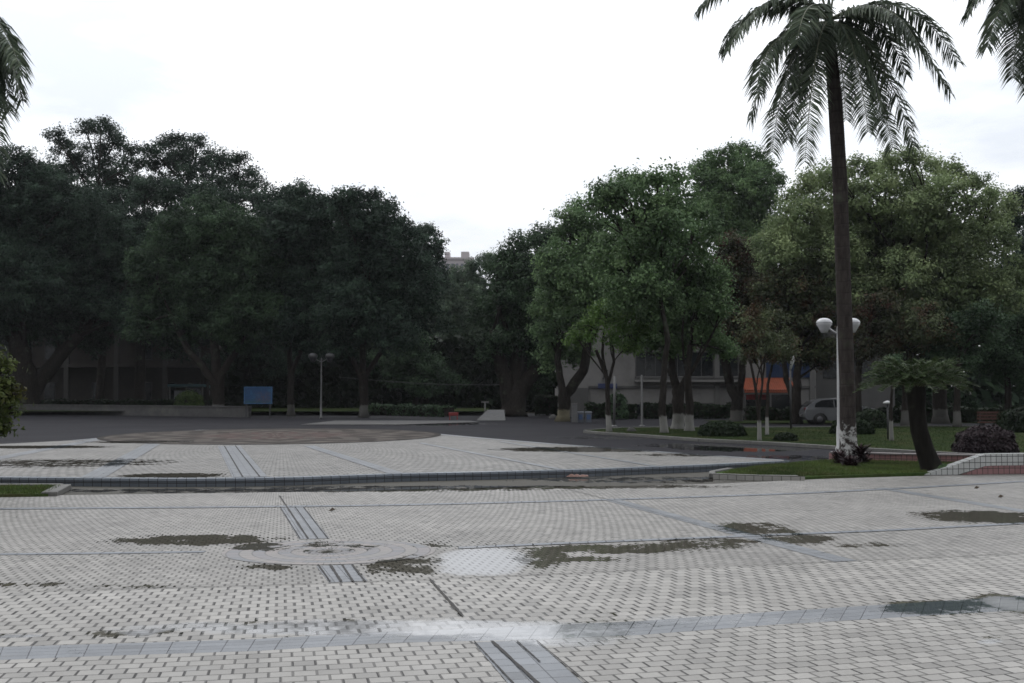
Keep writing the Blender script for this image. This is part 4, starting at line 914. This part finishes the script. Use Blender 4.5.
# ------------------------------------------------------------------ buildings
def wx(px, d): return D(px, 389, d).x
def wz(py, d): return D(512, py, d).z
def front_building():
    d = 84.0; r = thing('school_building', 'pale two-storey building behind the right-hand trunks with ribbon windows', 'building', (wx(690,d), d, 0))
    x0, x1 = wx(560,d), wx(816,d); zt = 10.5
    MB().box(((x0+x1)/2, d+5, zt/2-.1), (x1-x0, 10, zt+.2)).build('wall', m_wall, r)
    x2 = wx(900,d); MB().box(((x1+x2)/2+.02, d+6.2, zt/2-.1), (x2-x1, 10, zt+.2)).build('side_wing', m_wall2, r)
    xa = wx(588,d); MB().box(((x0+xa)/2, d-.15, wz(388,d)/2), (xa-x0, .3, wz(388,d))).build('lower_annex', m_wall2, r)
    z = wz(387,d); MB().box(((xa+x1)/2, d-.05, z), (x1-xa-.1, .1, .16)).build('string_course', m_wall2, r)
    zsill, zhead = wz(377,d), wz(352.5,d)
    def window(pa, pb, za=zsill, zb=zhead, gm=m_glass, nm='window', mull=3):
        a, b = wx(pa,d), wx(pb,d); mb = MB(); t = .08
        mb.box(((a+b)/2, d-.03, zb+t/2), (b-a+2*t, .1, t)); mb.box(((a+b)/2, d-.08, za-t/2), (b-a+2*t, .22, t*1.4))
        for q in range(mull+1):
            x = a+(b-a)*q/mull; mb.box((x, d-.03, (za+zb)/2), (.05, .08, zb-za))
        f = mb.build(nm, m_wframe, r)
        g = MB().box(((a+b)/2, d-.004, (za+zb)/2), (b-a, .03, zb-za)).build('pane', gm, None, r.location); g.location = (0, 0, 0); g.parent = f
    window(636, 665); window(668, 687, mull=2); window(690, 713, mull=2); window(716, 738, mull=2)
    window(603.5, 607, wz(378,d), wz(371,d), mull=1)
    window(636, 664, wz(416,d), wz(405,d)); window(670, 712, wz(416,d), wz(404,d), mull=5)
    # upper row hidden by crowns but glimpsed
    for a, b in ((640,665),(672,700),(706,734),(770,800)): window(a, b, wz(312,d), wz(292,d), mull=3)
    # railing
    mb = MB(); a, b = wx(636,d), wx(738,d)
    mb.box(((a+b)/2, d-.5, wz(377,d)), (b-a, .06, .1)); mb.box(((a+b)/2, d-.5, wz(379.5,d)), (b-a, .04, .05))
    for q in range(30): mb.box((a+(b-a)*q/29, d-.5, wz(379,d)), (.03, .03, .3))
    mb.build('railing', m_trim, r)
    MB().box(((a+b)/2, d-.28, wz(381,d)), (b-a+.2, .55, .14)).build('balcony_slab', m_wall, r)
    # pilasters
    for p in (717, 742, 812): MB().box((wx(p,d), d-.06, zt/2), (.35, .14, zt-.1)).build('pilaster', m_trim, r)
    # blue shutters
    a, b = wx(766,d), wx(812,d); mb = MB(); n = 36
    for q in range(n): mb.box((a+(b-a)*(q+.5)/n, d-.10, (wz(362,d)+wz(377.5,d))/2), ((b-a)/n*.55, .05, wz(362,d)-wz(377.5,d)))
    mb.box(((a+b)/2, d-.07, (wz(362,d)+wz(377.5,d))/2), (b-a, .04, wz(362,d)-wz(377.5,d)-.02)); mb.build('blue_shutter', m_blueshut, r)
    # wing window
    a, b = wx(828,d), wx(880,d); MB().box(((a+b)/2, d+1.18, (wz(357,d)+wz(378,d))/2), (b-a, .06, wz(357,d)-wz(378,d))).build('window', m_glass, r)
    # orange awning: ribbed sloping canopy
    a, b = wx(739,d), wx(790,d); zt_, zb_ = wz(378.5,d), wz(390.5,d); n = 24; mb = MB(); ya, yb = d-.25, d-2.0
    vs = []; fs = []
    for q in range(n*4+1):
        x = a+(b-a)*q/(n*4); rr = .07*abs(math.sin(math.pi*q/4)); vs += [(x, ya, zt_+rr), (x, yb, zb_+rr)]
    for q in range(n*4): fs.append((2*q, 2*q+1, 2*q+3, 2*q+2))
    mb.add(vs, fs, True); mb.box(((a+b)/2, yb+.01, zb_-.07), (b-a, .04, .16)); mb.build('awning', m_orange, r)
    mb = MB(); mb.box(((a+b)/2, yb+.05, zb_-.22), (b-a+.1, .06, .12)); 
    for x in (a+.05, (a+b)/2, b-.05): mb.box((x, yb+.05, zb_/2), (.1, .1, zb_))
    mb.build('awning_frame', m_wall2, r)
    MB().box(((wx(739,d)+wx(790,d))/2, d-.03, 1.3), (b-a, .08, 2.6)).build('shop_front', m_glass, r)
    MB().box(((wx(743,d)+wx(765,d))/2, d-.4, (wz(393,d)+wz(399.5,d))/2), (wx(765,d)-wx(743,d), .08, wz(393,d)-wz(399.5,d))).build('sign_board', m_red, r)
    mb = MB(); mb.prism([(x0-.4, d-.5), (x1+.3, d-.5), (x1+.3, d+10.5), (x0-.4, d+10.5)], zt, zt+.35); mb.build('roof', m_wall2, r)
front_building()
d = 83.6; mb = MB(); mb.box(((wx(598,d)+wx(617,d))/2, d, (wz(383.5,d)+wz(388.5,d))/2), (wx(617,d)-wx(598,d), .08, wz(383.5,d)-wz(388.5,d)), bev=.015)
r_ = thing('wall_sign', 'dark blue plate on the pale wall behind the slim young tree', 'sign', (wx(607,d), d, 3)); mb.build('plate', m_bluesign, r_)
mb = MB(); mb.box((wx(602,d), d+.22, wz(386,d)), (.08, .36, .08)); mb.box((wx(613,d), d+.22, wz(386,d)), (.08, .36, .08)); mb.build('bracket', m_darkmetal, r_)

def left_building():
    d = 112.0; r = thing('hall_building', 'dim brown building with pale columns and orange tiled roof behind the left trees', 'building', (wx(90,d), d, 0))
    x0, x1 = wx(-120,d), wx(215,d); zt = wz(272,d)
    MB().box(((x0+x1)/2, d+6, zt/2), (x1-x0, 12, zt)).build('wall', m_brownwall, r)
    for p in (-40, 25, 73, 122, 170): MB().box((wx(p,d), d-1.6, zt/2), (.42, .42, zt), bev=.03).build('column', m_col, r)
    for py in (366, 320, 290): MB().box(((x0+x1)/2, d-.9, wz(py,d)), (x1-x0, 1.8, .28)).build('balcony_slab', m_brownwall, r)
    for py in (355, 312): pass
    for row, (ya, yb) in enumerate(((402,382),(360,335),(314,297))):
        for p in range(-100, 200, 24):
            if abs(p+6-73) < 5 or abs(p+6-122) < 5: continue
            a, b = wx(p,d), wx(p+12,d); f = MB().box(((a+b)/2, d-.03, (wz(ya,d)+wz(yb,d))/2), (b-a, .08, wz(yb,d)-wz(ya,d))).build('window', m_col, r)
            g = MB().box(((a+b)/2, d-.06, (wz(ya,d)+wz(yb,d))/2), (b-a-.2, .08, wz(yb,d)-wz(ya,d)-.2)).build('pane', m_glass, None, r.location); g.location = (0, 0, 0); g.parent = f
    mb = MB(); ze = zt-.1; zr = wz(258,d)
    vs = [(x0-.6, d-2.4, ze), (x1+.6, d-2.4, ze), (x1+.6, d+14, ze), (x0-.6, d+14, ze), (x0+4, d+6, zr), (x1-4, d+6, zr)]
    mb.add(vs, [(0,1,5,4), (1,2,5), (2,3,4,5), (3,0,4), (3,2,1,0)]); mb.build('roof', m_orange, r)
left_building()

d = 420.; tw = thing('tower_block', 'distant pale high-rise rising in the gap of the treeline', 'building', (wx(460,d), d, 0))
x0, x1 = wx(440,d), wx(474,d); zt = wz(259.5,d)
MB().box(((x0+x1)/2, d+8, zt/2), (x1-x0, 16, zt)).build('wall', m_tower, tw)
a, b = wx(460.5,d), wx(468.5,d); MB().box(((a+b)/2, d+6, (zt+wz(251,d))/2), (b-a, 8, wz(251,d)-zt)).build('rooftop_block', m_tower, tw)
a, b = wx(444,d), wx(449,d); MB().box(((a+b)/2, d+6, (zt+wz(251,d))/2), (b-a, 6, wz(251,d)-zt)).build('rooftop_block', m_tower, tw)
mb = MB(); mb.box(((x0+x1)/2, d-.1, zt+.4), (x1-x0, .6, .8)); mb.build('parapet', m_tower, tw)
for f in range(8):
    z = zt-2.6-f*3.2
    for q in range(7):
        x = x0+(x1-x0)*(q+.5)/7; MB().box((x, d-.02, z), ((x1-x0)/7*.52, .3, 2.2)).build('window', m_towerw, tw)

# small shelter with pale-blue roof at the left
d = 107.; sh = thing('shelter', 'small shelter with pale blue roof edge showing behind the round bush', 'shelter', (wx(190,d), d, 0))
a, b = wx(168,d), wx(204,d)
MB().box(((a+b)/2, d+1, wz(386,d)), (b-a, 2.4, .22), 0, -.05).build('roof', m_skyblue, sh)
for x in (a+.15, (a+b)/2, b-.15): MB().box((x, d, wz(386,d)/2), (.13, .13, wz(386,d))).build('post', m_trim, sh)
MB().box(((a+b)/2, d+2, 1.0), (b-a, .1, 1.7)).build('back_panel', simple('pale_panel', (.22,.23,.25), .6), sh)

# billboard
b = G(258,417.3); d = b.y; bb = thing('billboard', 'blue roadside billboard on two posts between whitewashed trunks', 'billboard', b)
def board_mat():
    t = NT('billboard_print'); x, y, z = t.sep(t.obj()); k = t.ss(z, .9, 1.35); n = t.noise(2.2, 5, .7); n2 = t.noise(7, 4, .6, t.obj())
    c = t.mix(k, (.012,.065,.07), (.008,.045,.125)); c = t.mix(t.M('MULTIPLY', t.ss(n, .5, .62), .35), c, (.03,.16,.26))
    blot = t.M('MULTIPLY', t.M('MULTIPLY', t.ss(x, -.4, .1), t.M('SUBTRACT', 1.0, t.ss(x, .7, 1.0))), t.M('MULTIPLY', t.M('SUBTRACT', 1.0, t.ss(z, 1.6, 1.9)), t.ss(n2, .42, .55)))
    c = t.mix(t.M('MULTIPLY', blot, .7), c, (.07,.055,.08)); t.col(c); t.rough(.4); return t.m
a_, b_ = wx(245,d), wx(271.5,d); zt_, zb_ = wz(387.5,d), wz(403,d)
MB().box(((a_+b_)/2, d, (zt_+zb_)/2), (b_-a_, .08, zt_-zb_)).build('panel', board_mat(), bb)
mb = MB()
for z in (zt_+.03, zb_-.03): mb.box(((a_+b_)/2, d, z), (b_-a_+.12, .14, .06))
for x in (a_-.03, b_+.03): mb.box((x, d, (zt_+zb_)/2), (.06, .14, zt_-zb_))
mb.build('frame', simple('blue_frame', (.03,.10,.22), .4), bb)
for x in (a_+.1, b_-.1): MB().box((x, d+.02, zb_/2-.03), (.09, .09, zb_)).build('post', m_darkmetal, bb)

# bins
def bin_(label, px, py):
    b = G(px, py); r = thing('litter_bin', label, 'bin', b, 'recycling bins')
    w = 6.2/S(b.y); h = 11/S(b.y)
    mb = MB(); mb.add([(b.x-w*.42, b.y-w*.4, 0), (b.x+w*.42, b.y-w*.4, 0), (b.x+w*.42, b.y+w*.4, 0), (b.x-w*.42, b.y+w*.4, 0), (b.x-w*.5, b.y-w*.5, h*.85), (b.x+w*.5, b.y-w*.5, h*.85), (b.x+w*.5, b.y+w*.5, h*.85), (b.x-w*.5, b.y+w*.5, h*.85)],
                      [(3,2,1,0),(4,5,6,7),(0,1,5,4),(1,2,6,5),(2,3,7,6),(3,0,4,7)]); mb.build('body', m_binw, r)
    MB().box((b.x, b.y, h*.92), (w*1.08, w*1.08, h*.12), 0, .06, .02).build('lid', m_binw, r)
    MB().box((b.x, b.y-w*.49, h*.5), (w*.6, .02, h*.45), 0, .04).build('front_panel', m_binb, r)
bin_('left of the two pale bins with blue panels under the hedge', 580.5,422.5); bin_('right of the two pale bins with blue panels under the hedge', 588.5,422.5)
b = G(574.5,422.7); r_ = thing('post_box', 'narrow grey cabinet left of the two bins', 'cabinet', b)
MB().box((b.x, b.y, .55), (.32, .3, 1.1), bev=.02).build('body', m_greymetal, r_); MB().box((b.x, b.y, 1.13), (.38, .36, .05)).build('lid', m_trim, r_)

# ------------------------------------------------------------------ silver car
def car(label, px, py, L=4.3):
    b = G(px, py); r = thing('parked_car', label, 'car', b)
    hw = .86
    side = [(-2.12,.42),(-2.15,.62),(-2.1,.86),(-1.98,1.02),(-1.62,1.28),(-1.2,1.43),(-.5,1.49),(.2,1.46),(.7,1.28),(1.12,1.02),(1.6,.94),(1.98,.80),(2.12,.62),(2.13,.40),(1.9,.24),(1.72,.24),(1.66,.46),(1.5,.62),(1.28,.66),(1.06,.6),(.92,.44),(.88,.24),(-.86,.24),(-.92,.46),(-1.08,.62),(-1.3,.67),(-1.52,.6),(-1.68,.44),(-1.72,.26),(-2.0,.28)]
    n = len(side); mb = MB(); vs = []
    for (y, k) in ((-hw, .0), (-hw*.97, 0), (hw*.97, 0), (hw, 0)):
        for (x, z) in side:
            inset = 0.
            if z > 1.0: inset = (z-1.0)*.5
            yy = (abs(y)-inset)*(1 if y > 0 else -1)
            s_ = .985 if abs(y) == hw else 1.0
            vs.append((b.x+x*s_, b.y+yy, z if abs(y) != hw else .8+(z-.8)*s_))
    fs = []
    for q in range(3):
        for i in range(n): j = (i+1) % n; fs.append((q*n+i, q*n+j, (q+1)*n+j, (q+1)*n+i))
    fs += [tuple(range(n))[::-1], tuple(range(3*n, 4*n))]
    mb.add(vs, fs); mb.build('body', m_carpaint, r)
    def glass(poly, nm, y):
        for sg in (-1, 1):
            m_ = MB(); m_.add([(b.x+x, b.y+sg*(y-(z-1.0)*.5+.006), z) for x, z in poly], [tuple(range(len(poly)))])
            m_.build(nm, m_glass, r)
    glass([(-1.58,1.0),(-1.5,1.2),(-1.15,1.36),(-.52,1.40),(-.52,.98)], 'side_window', hw)
    glass([(-.44,.98),(-.44,1.40),(.18,1.37),(.6,1.2),(.9,1.0)], 'side_window', hw)
    m_ = MB(); m_.add([(b.x-2.0, b.y-.62, 1.04), (b.x-2.0, b.y+.62, 1.04), (b.x-1.68, b.y+.55, 1.30), (b.x-1.68, b.y-.55, 1.30)], [(0,1,2,3)]); m_.build('rear_window', m_glass, r)
    m_ = MB(); m_.add([(b.x+1.10, b.y-.68, 1.07), (b.x+1.10, b.y+.68, 1.07), (b.x+.70, b.y+.6, 1.33), (b.x+.70, b.y-.6, 1.33)], [(3,2,1,0)]); m_.build('windscreen', m_glass, r)
    for x in (-1.3, 1.28):
        for sg in (-1, 1):
            y = b.y+sg*(hw-.10)
            def ringy(R, w, y0, mat, nm, par):
                m_ = MB(); pts = [(b.x+x, y0-w/2, .32), (b.x+x, y0+w/2, .32)]; m_.tube(pts, [R, R], 28); 
                o = m_.build(nm, mat, None, r.location); o.location = (0, 0, 0); o.parent = par; return o
            wh = MB().tube([(b.x+x, y-.06, .32), (b.x+x, y+.06, .32)], [.15, .15], 16).build('wheel', m_darkmetal, r)
            ringy(.33, .19, y, m_tyre, 'tyre', wh); ringy(.17, .2, y+sg*.01, m_rim, 'rim', wh)
    for sg in (-1, 1):
        MB().box((b.x+2.0, b.y+sg*.66, .70), (.22, .34, .14), 0, 0, .02).build('headlight', m_lampglass, r)
        MB().box((b.x-2.08, b.y+sg*.70, .88), (.10, .22, .16), 0, 0, .02).build('tail_light', m_tail, r)
        MB().box((b.x+.72, b.y+sg*(hw+.06), 1.02), (.14, .2, .12), 0, 0, .02).build('mirror', m_carpaint, r)
    MB().box((b.x-.1, b.y-hw-.004, .80), (.16, .02, .03)).build('door_handle', m_trim, r)
    MB().box((b.x-2.16, b.y, .52), (.02, .44, .11)).build('number_plate', m_trim, r)
car('silver hatchback parked behind the lawn, half hidden by the palm', 839,424.5)

# bench, stones, litter
b = G(1000,432); bn = thing('park_bench', 'red-brown slatted bench under the dense tree', 'bench', b)
MB().box((b.x, b.y, .45), (1.9, .45, .05)).build('seat', m_bench, bn)
mb = MB()
for z in (.62, .76, .90): mb.box((b.x, b.y+.26, z), (1.9, .03, .09))
mb.build('backrest', m_bench, bn)
for x in (-.8, .8): MB().box((b.x+x, b.y, .22), (.06, .42, .44)).build('leg', m_darkmetal, bn); MB().box((b.x+x, b.y+.28, .5), (.05, .03, .9)).build('back_post', m_darkmetal, bn)
def stone(name, label, px, py, w, h, mat, cat, z=0, group=None):
    b = G(px, py, z); s = S(b.y); mb = MB(); n = 12; prof = [(.0, .98, -.05), (.35, 1.0, .0), (.7, .75, .6), (.9, .35, .95), (1, .05, 1.0)]
    vs = []; 
    for (_, rr, zz) in prof:
        for j in range(n):
            a = 2*math.pi*j/n; k = 1+.18*math.sin(3*a+px)+.1*math.cos(5*a); vs.append((b.x+math.cos(a)*w/2/s*rr*k, b.y+math.sin(a)*w/2/s*rr*k*.8, z+zz*h/s*(1+.1*math.sin(a*2))))
    mb.add(vs, [(i*n+j, i*n+(j+1) % n, (i+1)*n+(j+1) % n, (i+1)*n+j) for i in range(len(prof)-1) for j in range(n)]+[tuple(range((len(prof)-1)*n, len(prof)*n))], True)
    return single(name, mb, mat, label, cat, (b.x, b.y, z), group)
stone('boulder', 'dark lump of stone on the verge right of the slim young tree', 631.5,432.5, 11, 5, m_rock, 'stone')
stone('boulder', 'small low stone at the left kerb end of the right verge', 553,418.5, 8, 4, m_rock, 'stone')
for (px, py, lb) in [(332,511.5,'lone dark dead leaf near the middle of the far paving'),(1001,498,'dark dead leaf right of the island front edge'),(977,489,'tiny dead leaf left of the sloping tiled wall foot')]:
    b = G(px, py); mb = MB(); w = .06
    mb.add([(b.x-w, b.y, .012), (b.x-.01, b.y-w*.6, .02), (b.x+w, b.y+.01, .035), (b.x, b.y+w*.6, .06), (b.x, b.y, .008)], [(0,1,4),(1,2,4),(2,3,4),(3,0,4)])
    single('dead_leaf', mb, m_debris, lb, 'leaf', (b.x, b.y, 0), 'dead leaves on the paving')
b = G(577,477.5,-.02); mb = MB(); 
for k in range(7):
    x = b.x+(k-3)*.06+random.uniform(-.02, .02); h = .02+.03*math.sin(k*1.7)**2; mb.add([(x-.07, b.y-.08, 0), (x+.07, b.y-.06, .01), (x+.06, b.y+.06, h), (x-.06, b.y+.05, h*.6), (x, b.y, h*1.3)], [(0,1,4),(1,2,4),(2,3,4),(3,0,4)])
single('litter', mb, m_wrap, 'crumpled orange-pink wrapper in the wet gutter', 'litter', (b.x, b.y, 0))
b = G(453.5,420); r_ = thing('traffic_barrier', 'small red barrier at the end of the strip hedge', 'barrier', b)
MB().box((b.x, b.y, .38), (.62, .12, .22), bev=.02).build('board', m_red, r_)
for x in (-.24, .24): MB().box((b.x+x, b.y, .14), (.06, .22, .28)).build('leg', m_red, r_)
# pale ramp and small post in the dark passage
m_ramp = simple('ramp_concrete', (.08,.08,.08), .8)
b = G(492,420.5); rp = thing('ramp', 'pale concrete ramp left of the massive black trunk', 'ramp', b)
mb = MB(); mb.add([(b.x-1.0, b.y, 0), (b.x+.85, b.y, 0), (b.x+.75, b.y+2.6, .62), (b.x-.35, b.y+2.6, .62), (b.x-1.0, b.y+2.6, 0), (b.x+.85, b.y+2.6, 0)], [(0,1,2,3),(1,5,2),(0,3,4),(5,4,3,2)]); mb.build('slope', m_ramp, rp)
MB().box((b.x+.2, b.y+3.1, .31), (1.2, 1.0, .62)).build('landing', m_ramp, rp)
b = G(485,419.5); r_ = thing('sign_post', 'thin pale T-shaped post beside the concrete ramp', 'post', b); zt = wz(402,b.y)
MB().tube([b, b+Vector((0, 0, zt))], [.05, .04], 10).build('post', m_trim, r_); MB().box((b.x, b.y, zt), (.5, .05, .1)).build('cross_plate', m_trim, r_)
# cable
p0 = D(338,377,94); p1 = D(600,380,86); pts = [p0.lerp(p1, i/20)-Vector((0, 0, .5*math.sin(math.pi*i/20))) for i in range(21)]
o = single('overhead_cable', MB().tube(pts, [.018]*21, 6), m_cable, 'thin overhead cable strung across the dark passage', 'cable', p0)

# ------------------------------------------------------------------ sky, sun, haze
w = bpy.data.worlds.new('World'); sc.world = w; w.use_nodes = True; nt = w.node_tree; N = nt.nodes; Lk = nt.links
bg = N['Background']; sky = N.new('ShaderNodeTexSky'); sky.sky_type = 'NISHITA'; sky.sun_disc = False
SE, SA = math.radians(52), math.radians(-40)              # sun ahead to the left, behind the cloud
sky.sun_elevation = SE; sky.sun_rotation = SA
tc = N.new('ShaderNodeTexCoord'); mp = N.new('ShaderNodeMapping'); mp.inputs['Scale'].default_value = (1, 1, 3.2); Lk.new(tc.outputs['Generated'], mp.inputs[0])
no = N.new('ShaderNodeTexNoise'); no.inputs['Scale'].default_value = 2.1; no.inputs['Detail'].default_value = 7; no.inputs['Roughness'].default_value = .6; Lk.new(mp.outputs[0], no.inputs['Vector'])
cr = N.new('ShaderNodeValToRGB'); cr.color_ramp.elements[0].position = .40; cr.color_ramp.elements[0].color = (6.9, 7.25, 7.75, 1); cr.color_ramp.elements[1].position = .62; cr.color_ramp.elements[1].color = (10.4, 10.45, 10.6, 1)
Lk.new(no.outputs[0], cr.inputs[0])
mx = N.new('ShaderNodeMix'); mx.data_type = 'RGBA'; mx.inputs[0].default_value = .93; Lk.new(sky.outputs[0], mx.inputs[6]); Lk.new(cr.outputs[0], mx.inputs[7])
sx = N.new('ShaderNodeSeparateXYZ'); Lk.new(tc.outputs['Generated'], sx.inputs[0])       # overcast sky: brighter towards the zenith
gr = N.new('ShaderNodeMapRange'); gr.inputs[1].default_value = 0; gr.inputs[2].default_value = 1; gr.inputs[3].default_value = .90; gr.inputs[4].default_value = 2.5; Lk.new(sx.outputs[2], gr.inputs[0])
ga = N.new('ShaderNodeMapRange'); ga.inputs[1].default_value = -.9; ga.inputs[2].default_value = .7; ga.inputs[3].default_value = .46; ga.inputs[4].default_value = 1.08; Lk.new(sx.outputs[1], ga.inputs[0])   # unseen sky behind the camera dimmed to keep tree fronts dark
gm = N.new('ShaderNodeMath'); gm.operation = 'MULTIPLY'; Lk.new(gr.outputs[0], gm.inputs[0]); Lk.new(ga.outputs[0], gm.inputs[1])
m2 = N.new('ShaderNodeVectorMath'); m2.operation = 'SCALE'; Lk.new(mx.outputs[2], m2.inputs[0]); Lk.new(gm.outputs[0], m2.inputs['Scale'])
Lk.new(m2.outputs[0], bg.inputs[0]); bg.inputs[1].default_value = .1
sd = bpy.data.lights.new('sun', 'SUN'); sd.energy = .5; sd.angle = math.radians(25); sd.color = (1, .97, .93)
so = bpy.data.objects.new('sun', sd); C.objects.link(so)
dirv = Vector((math.sin(SA)*math.cos(SE), math.cos(SA)*math.cos(SE), math.sin(SE)))
so.rotation_euler = dirv.to_track_quat('Z', 'Y').to_euler(); so.location = (0, 0, 60)

HAZE = 0.00013
if HAZE:
    mb = MB(); mb.box((0, 700, 41), (1900, 1700, 85)); t = NT('haze_air'); t.n.remove(t.b)
    pv = t.n.new('ShaderNodeVolumePrincipled'); pv.inputs['Color'].default_value = (.93, .95, 1, 1); pv.inputs['Density'].default_value = HAZE; pv.inputs['Anisotropy'].default_value = .2
    t.l.new(pv.outputs[0], t.out.inputs['Volume']); hz = mb.build('haze', t.m); tag(hz, kind='stuff')

cam = bpy.data.cameras.new('camera'); co = bpy.data.objects.new('camera', cam); C.objects.link(co); sc.camera = co
cam.sensor_width = 36; cam.lens = F/W*36; cam.clip_end = 4000; cam.clip_start = .05
co.location = (0, 0, CH); co.rotation_euler = (math.pi/2+PITCH, 0, 0)
cam.dof.use_dof = True; cam.dof.focus_distance = 13; cam.dof.aperture_fstop = 4.5
vs_ = sc.view_settings; vs_.view_transform = 'Standard'; vs_.look = 'None'; vs_.gamma = 1; vs_.exposure = 0
sc.render.resolution_x = W; sc.render.resolution_y = H
